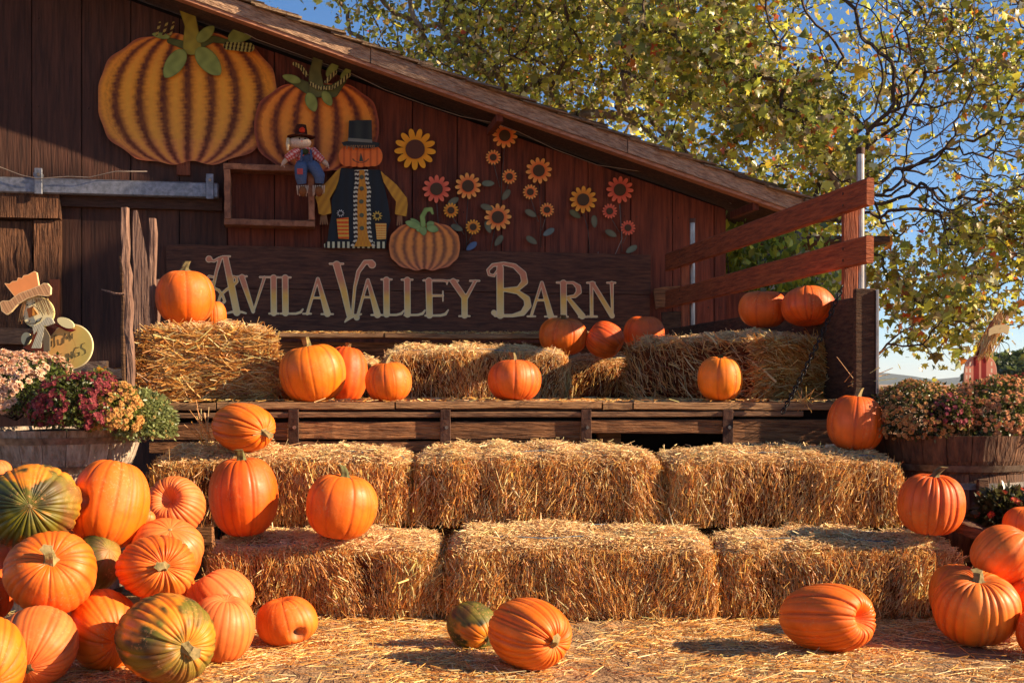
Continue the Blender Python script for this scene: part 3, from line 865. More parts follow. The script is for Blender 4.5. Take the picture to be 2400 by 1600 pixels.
# ------------------------------------------------------------------ metal sunflowers
def sunflower(parent, x, y, r, tip, mid, ctr=(92, 62, 40), n=12, big=False, ph=0.0, off=.07):
    def f_(xx, yy):
        an = np.arctan2(yy-y, xx-x); rr = np.hypot(xx-x, yy-y)
        k_ = np.abs(((an + ph)*n/(2*math.pi)) % 1 - .5)*2       # 0 at petal axis
        t = np.clip((rr/r - .42)/.58, 0, 1)
        half = 1.0*np.sqrt(np.clip(1 - t**1.7, 0, 1)) + .0
        d = (k_ - half)*rr*math.pi/n
        d = np.maximum(d, rr - r)
        return np.minimum(d, rr - r*.45)
    def c_(xx, yy, s):
        rr = np.hypot(xx-x, yy-y)/r
        return mixc(mid, tip, (rr - .5)*2.2)
    cutout("petals", f_, (x-r-2, y-r-2, x+r+2, y+r+2), 1.3 if r > 22 else 1.0, wall, off, .006, M['paint'], parent, c_)
    rc_ = r*(.45 if not big else .46)
    cutout("seed_disc", lambda xx, yy: np.hypot(xx-x, yy-y) - rc_, (x-rc_-2, y-rc_-2, x+rc_+2, y+rc_+2), 1.2, wall, off + .0065, .012, M['paint'], parent,
           lambda xx, yy, s: mixc(ctr, tuple(v*.62 for v in ctr), .5 + .5*np.sin(xx*1.7)*np.sin(yy*1.9)))

def wleaf(parent, x, y, ang, L_=30, w_=9, c=(118, 116, 84)):
    dx, dy = math.cos(ang)*L_/2, math.sin(ang)*L_/2
    art_leaf(parent, (x-dx, y-dy), (x+dx, y+dy), w_, .066 + rng.uniform(0, .004), c, tuple(v*.72 for v in c))

OR, PK, YL = ((250, 176, 84), (244, 118, 56)), ((240, 118, 80), (222, 92, 66)), ((244, 172, 56), (232, 132, 44))
BF = thing("metal_sunflower", "biggest sunflower ornament, golden with wide brown centre, right of the top-hat scarecrow", "flower ornament", wall(973, 400, .07), "sunflower ornaments on the barn wall")
sunflower(BF, 973, 350, 49, (246, 166, 34), (240, 150, 28), (112, 62, 38), 13, True, .1)
def stalk(label, flowers, leaves, stemsP):
    x, y = flowers[0][:2]
    t = thing("metal_sunflower", label, "flower ornament", wall(x, stemsP[0][-1][1], .06), "sunflower ornaments on the barn wall")
    for pts in stemsP:
        tube("stalk", [wall(p_[0], p_[1], .055) for p_ in pts], .003, M['spout'], t, n=5)
    for i, (x, y, r_, cc) in enumerate(flowers):
        sunflower(t, x, y, r_, cc[0], cc[1], (98, 70, 42), 12 if r_ > 22 else 14, ph=rng.uniform(0, 1), off=.07 + .004*i)
    for (x, y, an_, *c) in leaves:
        wleaf(t, x, y, an_, c=c[0] if c else (116, 112, 84))
G = (118, 122, 96)
stalk("tall sunflower stalk under the wire with one large and two small orange blooms", [(1183, 318, 30, OR), (1156, 369, 18, OR), (1194, 414, 18, OR)],
      [(1144, 430, 0, G), (1186, 457, 2.2)], [[(1183, 340), (1176, 420), (1174, 480)], [(1156, 380), (1172, 440)], [(1194, 425), (1178, 470)]])
stalk("sunflower stalk right of the tallest one, large orange bloom over two small ones", [(1263, 400, 31, OR), (1243, 450, 18, OR), (1282, 492, 17, OR)],
      [(1244, 500, .5), (1246, 563, .6), (1286, 544, 2.6, (116, 128, 118))], [[(1263, 425), (1267, 500), (1268, 580)], [(1243, 462), (1262, 520)], [(1282, 500), (1270, 540)]])
stalk("coral pink sunflower low on the wall directly above the small painted pumpkin", [(1023, 443, 33, PK)], [], [[(1023, 470), (1028, 530)]])
stalk("sunflower stalk with one large orange and two small yellow blooms beside the small painted pumpkin", [(1097, 436, 31, OR), (1057, 493, 18, YL), (1109, 532, 18, YL)],
      [(1062, 472, 2.6), (1071, 534, .4), (1105, 577, 2.5, (98, 120, 150))], [[(1097, 465), (1092, 540), (1094, 585)], [(1057, 503), (1088, 550)], [(1109, 545), (1096, 570)]])
stalk("single low orange sunflower with three leaves in the middle of the flower group", [(1167, 509, 32, OR)],
      [(1141, 486, .3), (1144, 532, 1.2), (1169, 564, 2.2)], [[(1160, 535), (1150, 585)]])
stalk("single golden yellow sunflower with two leaves near the lower right of the wall", [(1367, 468, 32, YL)],
      [(1348, 502, .6, (104, 100, 62)), (1393, 519, 1.5)], [[(1367, 495), (1378, 540), (1382, 585)]])
stalk("rightmost sunflower stalk with one large and two small red blooms", [(1453, 445, 32, PK), (1429, 495, 18, PK), (1472, 534, 18, PK)],
      [(1432, 547, .5), (1480, 584, 2.6, G)], [[(1453, 470), (1456, 540), (1458, 590)], [(1429, 505), (1452, 545)], [(1472, 545), (1460, 570)]])

# ------------------------------------------------------------------ shadow box frame + sitting doll
SB = thing("shadow_box", "empty shallow wooden frame box on the wall under the painted pumpkins", "frame", wall(632, 533, .05))
def fbeam(nm, x0, y0, x1, y1, t, off, dep):
    p_ = wall(x0, y0, off); q = wall(x1, y1, off)
    vert = abs(y1 - y0) > abs(x1 - x0)
    beam(nm, p_, q, dep, t, M['frame'], SB, up=WT if vert else Z_, seg=5, jit=.0015)
fbeam("top_rail", 525, 394, 738, 401, .045, .14, .18)
fbeam("bottom_rail", 527, 522, 738, 528, .045, .14, .18)
fbeam("side_rail", 533, 402, 536, 516, .045, .145, .19)
fbeam("side_rail", 728, 408, 731, 519, .045, .145, .19)

doll = thing("scarecrow_doll", "small stuffed scarecrow doll in blue overalls sitting on the empty frame box", "doll", wall(712, 455, .25))
def DQ(X, Y, off): return wall(650 + X*.2168, 260 + Y*.2168, off)
def dl(pts, r, name, c, n=10, off0=.25, checker=None):
    P_ = [DQ(p_[0], p_[1], p_[2] if len(p_) > 2 else off0) for p_ in pts]
    Pn = []
    rr = []
    for i in range(len(P_) - 1):
        for t in np.linspace(0, 1, 6, endpoint=False):
            Pn.append(P_[i]*(1-t) + P_[i+1]*t); rr.append(r[i]*(1-t) + r[i+1]*t)
    Pn.append(P_[-1]); rr.append(r[-1])
    V, Fs = tubev(Pn, rr, n)
    Va = np.array(V); cc = np.tile(lin(c), (len(V), 1))
    if checker:
        k_ = np.arange(len(V)); ring = k_//n; sg = k_ % n
        a_ = (ring % 2 == 0); b_ = (sg % 2 == 0)
        cc = np.where((a_ & b_)[:, None], lin(checker[0]), np.where((a_ | b_)[:, None], lin(checker[1]), lin(checker[2])))
    return mk(name, V, Fs, M['cloth'], doll, cols=cc, smooth=True)
RD = ((196, 44, 36), (214, 96, 78), (232, 206, 190))
pxm = .2168*9.0/F                   # crop px to metres near the doll
def rr_(*a): return [v*pxm for v in a]
dl([(300, 575, .22), (300, 500, .25), (298, 425, .26), (290, 400, .26)], rr_(105, 100, 78, 40), "shirt", (214, 90, 72), checker=RD, n=18)
dl([(225, 440, .27), (165, 475, .30), (100, 520, .30)], rr_(48, 52, 40), "sleeve", (214, 90, 72), checker=RD, n=12)
dl([(375, 430, .27), (430, 490, .30), (490, 540, .30)], rr_(48, 50, 38), "sleeve", (214, 90, 72), checker=RD, n=12)
dl([(100, 525, .30), (70, 560, .30), (45, 590, .31)], rr_(26, 24, 8), "hand", (206, 168, 136))
dl([(495, 545, .30), (525, 570, .30), (555, 600, .31)], rr_(28, 28, 8), "hand", (206, 168, 136))
for (dx_, dy_) in ((-22, 10), (18, 22)):
    dl([(60, 570, .30), (60 + dx_, 590 + dy_, .31)], rr_(9, 5), "finger", (206, 168, 136), n=6)
    dl([(535, 575, .30), (545 + dx_*.8, 600 + dy_, .31)], rr_(9, 5), "finger", (206, 168, 136), n=6)
dl([(280, 590, .25), (255, 620, .33), (255, 720, .35), (265, 790, .34)], rr_(80, 70, 62, 48), "overall_leg", (86, 98, 122), n=14)
dl([(340, 590, .25), (400, 610, .33), (455, 700, .35), (455, 785, .34)], rr_(80, 66, 60, 46), "overall_leg", (86, 98, 122), n=14)
V, Fs = ellv(DQ(318, 520, .30), rr_(68, 38, 62), 14, 8)
mk("overall_bib", V, Fs, M['cloth'], doll, cols=np.tile(lin((78, 88, 112)), (len(V), 1)), smooth=True)
for x_ in (255, 372):
    dl([(x_, 560, .345), (x_ + (318 - x_)*.1, 480, .345), (x_ + (318-x_)*.2, 425, .325)], rr_(12, 12, 12), "strap", (78, 88, 112), n=6)
V, Fs = boxv(DQ(245, 655, .408), WT, WN, Z_, 60*pxm, .008, 60*pxm); mk("knee_patch", V, Fs, M['cloth'], doll, cols=np.tile(lin((196, 80, 70)), (len(V), 1)))
for (x_, y_) in ((275, 870), (450, 870)):
    V, Fs = ellv(DQ(x_, y_, .37), rr_(42, 60, 56), 14, 8)
    mk("shoe", V, Fs, M['cloth'], doll, cols=np.tile(lin((140, 84, 46)), (len(V), 1)), smooth=True)
    for i in range(6):
        xx_ = x_ - 62 + i*24
        dl([(xx_, 805, .36), (xx_ + rng.uniform(-14, 10), 905 + rng.uniform(-20, 20), .37)], rr_(9, 6), "straw_fringe", (206, 168, 136), n=5)
V, Fs = ellv(DQ(240, 345, .28), rr_(128, 80, 66), 20, 12)
V = np.array(V); cen = DQ(240, 345, .28)
mk("head", V, Fs, M['cloth'], doll, cols=np.tile(lin((212, 182, 156)), (len(V), 1)), smooth=True)
for (x_, y_, r_, c) in ((240, 298, 9, (40, 26, 22)), (300, 300, 9, (40, 26, 22)), (262, 330, 16, (222, 132, 112))):
    V, Fs = ellv(DQ(x_, y_, .28 + 74*pxm), rr_(r_, 8, r_), 8, 6)
    mk("face_feature", V, Fs, M['cloth'], doll, cols=np.tile(lin(c), (len(V), 1)), smooth=True)
dl([(118, 300, .30), (112, 360, .32), (112, 430, .32)], rr_(18, 22, 10), "hair", (226, 196, 150), n=6)
V, Fs = latheV([(.001, 118*pxm), (52*pxm, 112*pxm), (62*pxm, 60*pxm), (68*pxm, 0), (150*pxm, -12*pxm), (150*pxm, -20*pxm), (60*pxm, -18*pxm)], DQ(258, 268, .28), 18)
mk("hat", V, Fs, M['cloth'], doll, cols=np.tile(lin((74, 36, 24)), (len(V), 1)), smooth=True)
V, Fs = ellv(DQ(268, 208, .28 + 62*pxm), rr_(34, 16, 30), 10, 6, noise=.12)
mk("hat_flower", V, Fs, M['cloth'], doll, cols=np.tile(lin((206, 58, 30)), (len(V), 1)))
V, Fs = ellv(DQ(295, 440, .325), rr_(48, 20, 34), 10, 6)
mk("bandana", V, Fs, M['cloth'], doll, cols=np.tile(lin((62, 64, 34)), (len(V), 1)), smooth=True)

# ------------------------------------------------------------------ stage
DZ = .910
stage = thing("stage", "raised wooden plank stage with beam front and steel brackets behind the straw bale steps", "stage", (0, 6.0, 0))
XL, XR = -1.86, 1.70
D0 = 6.0
cuts = [XL, px(507, 0, D0)[0], px(926, 0, D0)[0], px(1412, 0, D0)[0], px(1484, 0, D0)[0], XR]
for r_ in range(13):
    y0 = D0 + .19*r_
    cs = cuts if r_ == 0 else [XL] + sorted(rng.uniform(-1.4, 1.3, 2)) + [XR]
    for i in range(len(cs) - 1):
        if cs[i+1] - cs[i] < .05: continue
        dz = rng.uniform(-.004, .004)
        beam("deck_plank", (cs[i] + .004, y0 + .092, DZ - .019 + dz), (cs[i+1] - .004, y0 + .092, DZ - .019 + dz + rng.uniform(-.003, .003)), .18, .036, M['deck'], stage, seg=6, jit=.0015)
# front assembly
beam("edge_bar", px(345, 973, 6.03), px(1880, 969, 6.03), .05, .028, M['barwood'], stage, seg=10, jit=.001)
beam("edge_bar_lip", px(345, 962, 6.05), px(1905, 958, 6.05), .03, .012, M['rust'], stage)
bx = [345, 688, 1044, 1374, 1706, 1960]
for i in range(5):
    x0_, x1_ = bx[i], bx[i+1]
    bot = (1062 if i < 2 else 1040) if i < 3 else 1015
    if i >= 4: bot = 1040
    top = 988 - i*1.5
    mid = (top + bot)/2
    hgt = (bot - top)*6.04/F
    if i in (0, 1, 2):
        beam("beam_board", px(x0_ + 8, top + 22, 6.04), px(x1_ - 8, top + 22, 6.04), .05, .088, M['beam'], stage, seg=8, jit=.0015)
        beam("beam_board", px(x0_ + 8, bot - 14, 6.045), px(x1_ - 8, bot - 14, 6.045), .045, max(hgt - .1, .05), M['beam'], stage, seg=8, jit=.0015)
    else:
        beam("beam_board", px(x0_ + 8, mid, 6.04), px(x1_ - 8, mid, 6.04), .05, hgt, M['beam'], stage, seg=8, jit=.0015)
for x_ in (688, 1044, 1374, 1706):
    box("bracket_plate", px(x_, 1018, 6.0), (.052, .012, .16), M['rust'], stage, bev=.002)
    box("bracket_clip", px(x_, 971, 6.0), (.05, .014, .05), M['rust'], stage, bev=.002)
    V, Fs = tubev([px(x_ + 3, 1001, 6.0) - Y_*.006, px(x_ + 3, 1001, 6.0) - Y_*.017], .009, 8)
    mk("bolt", V, Fs, M['bolt'], stage)
box("under_wall", (-.05, 6.5, .42), (3.5, .05, .84), M['dark'], stage)
for x_ in (-1.6, -.6, .5, 1.5):
    box("support_post", (x_, 6.2, .4), (.12, .12, .8), M['beam'], stage)
box("joist", (-.05, 6.12, .84), (3.56, .05, .09), M['dark'], stage)
for i, x_ in enumerate(np.linspace(-1.8, 1.7, 9)):
    box("joist", (x_, 7.2, .83), (.05, 2.1, .1), M['dark'], stage)
# right end panel and side board
beam("side_board", (1.76, 6.06, 1.175), (1.24, 9.3, 1.165), .045, .53, M['sidew'], stage, seg=8, jit=.002)
box("end_board", (1.755, 5.955, 1.19), (.098, .045, .57), M['sidew'], stage)
box("metal_edge", (1.812, 5.95, 1.19), (.014, .06, .56), M['pipe'], stage, bev=.002)
# rear ledge
beam("rear_plank", (-1.9, 8.3, 1.335), (-.88, 8.3, 1.333), .25, .03, M['deck'], stage, seg=6, jit=.002)
beam("rear_plank", (-.87, 8.3, 1.333), (1.02, 8.3, 1.325), .25, .034, M['deck'], stage, seg=8, jit=.002)
beam("rear_board", (-1.9, 8.36, 1.22), (1.3, 8.36, 1.21), .04, .15, M['beam'], stage, seg=6, jit=.002)
beam("rear_board", (-1.9, 8.38, 1.02), (1.3, 8.38, 1.02), .04, .2, M['barn_x'], stage, seg=6, jit=.002)
beam("rear_panel", px(1534, 700, 9.56), px(1596, 692, 9.56), .05, .16, M['beam'], stage, seg=4, jit=.003)
beam("rear_panel", px(1552, 752, 9.54), px(1606, 748, 9.54), .05, .14, M['sidew'], stage, seg=4, jit=.003)

# railing on the right
gate = thing("side_railing", "red stained two-rail side railing with steel pipe posts at the right of the stage", "railing", (1.5, 7.7, 1.45))
sx = lambda D: 1.79 + (1.225 - 1.79)*(D - 6.0)/3.4
for z in (1.963, 1.675):
    beam("rail", (sx(5.98), 5.98, z), (sx(9.4), 9.4, z - .008), .04, .137, M['rail'], gate, seg=10, jit=.0015, bev=.006)
for D, w_ in ((6.22, .075), (9.0, .06)):
    beam("post", (sx(D) + .018, D + .05, 1.40), (sx(D) + .018, D + .05, 2.03), .045, w_, M['rail_v'], gate, up=X_, seg=5, jit=.001)
    x_ = sx(D) + .075
    tz_ = 2.235 if D < 7 else 2.25
    V, Fs = tubev([(x_, D + .05, 1.2), (x_, D + .05, tz_)], .020, 14); mk("pipe_post", V, Fs, M['pipe'], gate, smooth=False)
    V, Fs = tubev([(x_, D + .05, tz_ - .03), (x_, D + .05, tz_ + .004)], .0225, 14); mk("pipe_cap", V, Fs, M['rust'], gate)
    for z in (1.963, 1.675):
        for dz in (-.03, .03):
            V, Fs = tubev([(sx(D) - .021, D + .02, z + dz), (sx(D) - .027, D + .02, z + dz)], .008, 7); mk("bolt", V, Fs, M['rust'], gate)

# left stakes
stk = thing("stake_fence", "weathered grey split stakes standing at the left end of the stage", "fence", (-1.93, 6.1, .9))
beam("stake", px(309, 932, 5.92), px(291, 487, 5.92), .04, .033, M['stake'], stk, up=X_, seg=14, jit=.003)
beam("stake_side", px(292, 925, 5.99), px(284, 600, 5.99), .02, .018, M['sidew'], stk, up=X_, seg=8, jit=.002)
V = []; Fs = []
prof = [(493, 313, 321), (520, 312, 328), (560, 312, 336), (600, 311, 344), (640, 312, 347), (700, 312, 350), (760, 313, 352), (860, 316, 356), (930, 318, 360)]
for (y_, a_, b_) in prof:
    for (x_, D) in ((a_ + rng.uniform(-1.5, 1.5), 6.2), (b_ + rng.uniform(-1.5, 1.5), 6.2), (b_, 6.25), (a_, 6.25)):
        V.append(px(x_, y_, D))
for i in range(len(prof) - 1):
    for j in range(4): Fs.append((i*4+j, i*4+(j+1) % 4, (i+1)*4+(j+1) % 4, (i+1)*4+j))
Fs += [(3, 2, 1, 0), tuple((len(prof)-1)*4 + j for j in range(4))]
mk("split_slab", V, Fs, M['stake'], stk)
beam("stake", px(358, 930, 6.45), px(359, 512, 6.45), .04, .034, M['stake'], stk, up=X_, seg=12, jit=.0025)
beam("stake", px(366, 930, 6.7), px(368, 655, 6.7), .04, .03, M['stake'], stk, up=X_, seg=8, jit=.0025)
tube("nail_hook", [px(238, 678, 6.0), px(270, 688, 5.98), px(298, 690, 5.95)], [.003, .006, .008], M['stake'], stk, n=6)

# chain
ch = thing("chain", "black steel chain draped diagonally over the right straw bale on the stage", "chain", px(1835, 955, 5.95))
V, Fs = [], []
n_ = 10
ringP = []
for i in range(n_):
    t = 2*math.pi*i/n_
    ringP.append((.018*math.cos(t) if True else 0, .010*math.sin(t), 0))
for i in range(n_):
    c = np.array(ringP[i]); rad = c/np.linalg.norm(c)
    for j in range(5):
        s_ = 2*math.pi*j/5
        V.append(c + .0038*(math.cos(s_)*rad + math.sin(s_)*Z_))
for i in range(n_):
    for j in range(5): Fs.append((i*5+j, ((i+1) % n_)*5+j, ((i+1) % n_)*5+(j+1) % 5, i*5+(j+1) % 5))
link0 = mk("chain_link", [v + origin_of(ch) for v in V], Fs, M['chain'], ch, loc=origin_of(ch), smooth=True)
pa, pb, pc = px(1972, 676, 5.98), px(1905, 840, 6.0), px(1836, 962, 5.93)
NL = 30
for i in range(NL):
    t = i/(NL-1)
    p_ = pa*(1-t)**2 + 2*(pb*1.0)*t*(1-t) + pc*t*t
    d = Vector(((pb-pa)*(1-t) + (pc-pb)*t)).normalized()
    q = d.to_track_quat('X', 'Z')
    from mathutils import Quaternion
    q = q @ Quaternion((1, 0, 0), math.pi/2*(i % 2) + .3)
    o = link0 if i == 0 else cp(link0, ch, (0, 0, 0))
    o.location = tuple(p_ - origin_of(ch)); o.rotation_euler = q.to_euler()

# ------------------------------------------------------------------ straw
STR = np.array([lin(c) for c in ((236, 196, 124), (222, 172, 96), (204, 148, 76), (242, 214, 156), (186, 124, 60), (214, 160, 84))])
def straw_mesh(P, D, Nn, L_, W, tint, bend=.12, seed=0, two=False):
    """ribbons: centre P, direction D, facing Nn; two quads each"""
    g = np.random.default_rng(seed)
    n = len(P)
    D = D/np.linalg.norm(D, axis=1)[:, None]
    S = np.cross(D, Nn); S /= np.linalg.norm(S, axis=1)[:, None] + 1e-9
    N2 = np.cross(S, D)
    b = (g.normal(0, bend, n)*L_)[:, None]
    A = P - D*L_[:, None]/2; B = P + N2*b*.5 + S*(g.normal(0, bend, n)*L_)[:, None]*.4; C = P + D*L_[:, None]/2
    w = (W/2)[:, None]*S
    th = (W*.5)[:, None]*N2
    if not two:
        A = A + S*b*.3; C = C + N2*b*.3
        V = np.stack([A - w, A + th, A + w, C - w*.8, C + th, C + w*.8], 1).reshape(-1, 3)
        i0 = np.arange(n)*6
        Fq = np.concatenate([np.stack([i0+a_, i0+a_+1, i0+a_+4, i0+a_+3], 1) for a_ in (0, 1)])
        return V, Fq, np.repeat(tint, 6, axis=0)
    V = np.stack([A - w, A + th, A + w, B - w, B + th, B + w, C - w*.8, C + th, C + w*.8], 1).reshape(-1, 3)
    i0 = np.arange(n)*9
    Fq = np.concatenate([np.stack([i0+a_, i0+a_+1, i0+a_+4, i0+a_+3], 1) for a_ in (0, 1, 3, 4)])
    cols = np.repeat(tint, 9, axis=0)
    return V, Fq, cols

def tints(n, g, dark=None, warm=1.0):
    c = STR[g.integers(0, len(STR), n)]*g.uniform(.7, 1.28, n)[:, None]
    c = c*np.array([1.14, .96, .72])
    if dark is not None: c = c*dark[:, None]
    b_ = g.random(n) < .12
    c[b_] = lin((246, 214, 150))*g.uniform(.8, 1.1, int(b_.sum()))[:, None]
    return np.clip(c, 0, .9)

bales = 0
def bale(label, c, size, yaw, seed, ns=9000, style='cut', group="straw bales", sag=.012, strings=True, wall_fac=1.0):
    """c = centre of the bottom, size = length, depth, height"""
    g = np.random.default_rng(seed)
    Lx, Ly, Lz = size
    t = thing("straw_bale", label, "straw bale", c, group)
    ca, sa = math.cos(yaw), math.sin(yaw)
    Rm = np.array([[ca, -sa, 0], [sa, ca, 0], [0, 0, 1]])
    c = np.asarray(c, float)
    # body
    nx, ny_, nz = 34, 14, 13
    V = []; Fs = []
    idx = {}
    def key(i, j, k_):
        q = (i, j, k_)
        if q not in idx: idx[q] = len(V); V.append(((i/nx - .5)*Lx, (j/ny_ - .5)*Ly, (k_/nz)*Lz - Lz/2))
        return idx[q]
    for i in range(nx):
        for j in range(ny_):
            Fs.append((key(i, j, 0), key(i, j+1, 0), key(i+1, j+1, 0), key(i+1, j, 0)))
            Fs.append((key(i, j, nz), key(i+1, j, nz), key(i+1, j+1, nz), key(i, j+1, nz)))
    for i in range(nx):
        for k_ in range(nz):
            Fs.append((key(i, 0, k_), key(i+1, 0, k_), key(i+1, 0, k_+1), key(i, 0, k_+1)))
            Fs.append((key(i, ny_, k_), key(i, ny_, k_+1), key(i+1, ny_, k_+1), key(i+1, ny_, k_)))
    for j in range(ny_):
        for k_ in range(nz):
            Fs.append((key(0, j, k_), key(0, j, k_+1), key(0, j+1, k_+1), key(0, j+1, k_)))
            Fs.append((key(nx, j, k_), key(nx, j+1, k_), key(nx, j+1, k_+1), key(nx, j, k_+1)))
    def shape(P_):
        """round the box and add bulges, sag and flake grooves"""
        P_ = P_.copy()
        hx_, hy_, hz_ = Lx/2, Ly/2, Lz/2
        r = np.array([.13, .12, .12])
        inner = np.array([hx_, hy_, hz_]) - r
        q = np.clip(P_, -inner, inner)
        d = (P_ - q)/r
        dn = np.linalg.norm(d, axis=1)
        dmax = np.abs(d).max(axis=1)
        sc_ = np.where(dn > 1e-6, dmax/np.maximum(dn, 1e-6), 1)
        # keep the bottom edge squarer
        low = P_[:, 2] < 0
        sc_ = np.where(low, 1 - (1 - sc_)*.5, sc_)
        P_ = q + (P_ - q)*sc_[:, None]
        nrm = P_/np.array([hx_, hy_, hz_]); am = np.abs(nrm)
        sel = am == am.max(axis=1)[:, None]
        nrm = np.where(sel, np.sign(nrm), 0)
        b = .013*snoise(P_, seed + 5, 5.5, 2) + .010*snoise(P_, seed + 9, 24, 2)
        fl = np.abs(np.sin(P_[:, 0]*math.pi/(.105 if style == 'cut' else .17) + .8*np.sin(P_[:, 2]*6 + seed)))
        b += -(.006 if style == 'cut' else .042)*np.clip(1 - fl*(4 if style == 'cut' else 2.2), 0, 1)*(np.abs(nrm[:, 0]) < .5)
        P_ = P_ + nrm*b[:, None]
        P_[:, 2] += np.where(P_[:, 2] > 0, -sag*(P_[:, 0]/hx_)**2*1.6, 0)
        if style == 'cut':
            up_ = np.clip(P_[:, 2]/hz_, 0, 1)
            P_[:, 2] -= up_*.045*np.clip(-P_[:, 1]/hy_*.75 + .25, 0, 1)**1.5
            P_[:, 1] -= np.clip(1 - up_*1.0, 0, 1)*0
        # strings bite into the top
        if strings:
            for yy in (-.11, .11):
                P_[:, 2] -= np.where(P_[:, 2] > 0, .010*np.exp(-((P_[:, 1] - yy)/.02)**2), 0)
        return P_
    V = np.array(V)
    Vs = shape(V)
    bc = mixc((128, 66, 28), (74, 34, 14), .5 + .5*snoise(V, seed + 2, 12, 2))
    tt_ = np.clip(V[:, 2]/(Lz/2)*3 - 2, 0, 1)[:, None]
    bc = bc*(1 - tt_) + lin((184, 134, 80))*tt_  # paler top: dusty chaff, with sunlit brightness also put into the colour
    Vw = (Vs*np.array([.985, .975, .985])) @ Rm.T + c + np.array([0, 0, Lz/2])
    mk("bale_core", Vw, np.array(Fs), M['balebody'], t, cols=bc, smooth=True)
    # straws by face
    areas = {'f': Lx*Lz*1.6, 't': Lx*Ly*1.5, 'l': Ly*Lz, 'r': Ly*Lz, 'b': Lx*Lz*.25}
    tot = sum(areas.values())
    allP, allD, allN, allL, allW, allC = [], [], [], [], [], []
    for face, ar in areas.items():
        n = int(ns*ar/tot)
        u_ = g.uniform(-.5, .5, n); v_ = g.uniform(-.5, .5, n)
        if face in 'fb':
            s_ = -1 if face == 'f' else 1
            P_ = np.stack([u_*Lx, np.full(n, s_*Ly/2), v_*Lz], 1); N_ = np.tile([0, s_, 0], (n, 1)); along = np.tile([0., 0, 1], (n, 1)); side = np.tile([1., 0, 0], (n, 1))
        elif face in 'lr':
            s_ = -1 if face == 'l' else 1
            P_ = np.stack([np.full(n, s_*Lx/2), u_*Ly, v_*Lz], 1); N_ = np.tile([s_, 0, 0], (n, 1)); along = np.tile([0., 0, 1], (n, 1)); side = np.tile([0., 1, 0], (n, 1))
        else:
            P_ = np.stack([u_*Lx, v_*Ly, np.full(n, Lz/2)], 1); N_ = np.tile([0, 0, 1], (n, 1)); along = np.tile([0., 1, 0], (n, 1)); side = np.tile([1., 0, 0], (n, 1))
        N_ = N_.astype(float)
        Ps = shape(P_)
        clump = snoise(P_*np.array([1.6, 1.6, .5]), seed + 21, 16, 2)
        if face == 't':
            ang = g.uniform(-1.57, 1.57, n)
            ln = g.gamma(2.2, .010, n) + .008
            lift = g.normal(0, .25, n)
        elif style == 'long' and face in 'fblr':
            ang = 1.57 + g.normal(0, .42, n) + .5*snoise(P_, seed+3, 5, 1)
            ln = g.gamma(3.5, .024, n) + .03
            lift = g.normal(0, .18, n)
        else:
            topz = np.clip((P_[:, 2]/Lz + .5 - .72)/.28, 0, 1)
            ang = g.normal(0, .34 + 1.1*topz, n) + .30*snoise(P_, seed+3, 9, 1)
            ln = (g.gamma(1.5, .022, n) + .010)*(1 - .6*topz)
            lift = g.normal(.0, .16, n) + .35*topz*g.uniform(-1, 1, n)
        ln = np.clip(ln, .012, .20)
        D_ = along*np.cos(ang)[:, None] + side*np.sin(ang)[:, None] + N_*lift[:, None]
        outw = g.uniform(-.016, .012, n) + .012*clump + (g.random(n) < .05)*g.uniform(0, .02, n)
        Ps = Ps + N_*outw[:, None]
        Nf = N_ + g.normal(0, .75, (n, 3))
        loose = (g.random(n) < .12)
        D_ = np.where(loose[:, None], D_ + g.normal(0, .9, (n, 3)), D_)
        ln = np.where(loose & (g.random(n) < .12), ln*1.5, np.where(loose, ln*.6, ln))
        # stay out of the supporting surface and of floating height
        allP.append(Ps); allD.append(D_); allN.append(Nf); allL.append(ln)
        allW.append((.0016 + g.gamma(1.6, .0009, n))*(1.35 if style == 'long' else 1.0))
        tc_ = (.86 if style == 'long' else 1.0)*tints(n, g, np.clip(.94 + .16*clump, .5, 1.15))
        if face == 't': tc_ = np.clip(tc_*.6 + lin((250, 224, 176))*.45, 0, .9)  # top chips are pale chaff, tinted brighter still to imitate glancing sun
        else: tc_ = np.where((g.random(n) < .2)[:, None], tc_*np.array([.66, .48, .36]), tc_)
        allC.append(tc_)
    P_, D_, N_, L_, W_, C_ = map(np.concatenate, (allP, allD, allN, allL, allW, allC))
    half = np.abs(D_[:, 2])/np.linalg.norm(D_, axis=1)*L_/2
    P_[:, 2] = np.maximum(P_[:, 2], -Lz/2 + half + .001)
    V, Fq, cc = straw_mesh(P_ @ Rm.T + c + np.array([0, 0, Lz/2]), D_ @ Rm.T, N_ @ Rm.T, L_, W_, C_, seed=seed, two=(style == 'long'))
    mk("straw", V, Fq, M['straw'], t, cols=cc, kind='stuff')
    if strings:
        for yy in (-.11, .11):
            pts = []
            xs_ = np.linspace(-Lx/2, Lx/2, 18)
            tp = shape(np.stack([xs_, np.full(18, yy), np.full(18, Lz/2)], 1)) + np.array([0, 0, .008])
            V2, F2 = tubev(tp @ Rm.T + c + np.array([0, 0, Lz/2]), .0022, 5)
            mk("twine", V2, F2, M['twine'], t, smooth=True)
    return t

def rowbale(label, x0, x1, D, z, h, seed, ns, group, dep=.46, dyaw=0.0, **k):
    if z > .3 and z < .5: z -= .014; h += .012
    X0 = px(x0, 0, D)[0]; X1 = px(x1, 0, D)[0]
    return bale(label, ((X0+X1)/2, D + dep/2, z), (X1 - X0, dep, h), dyaw, seed, ns, group=group, **k)

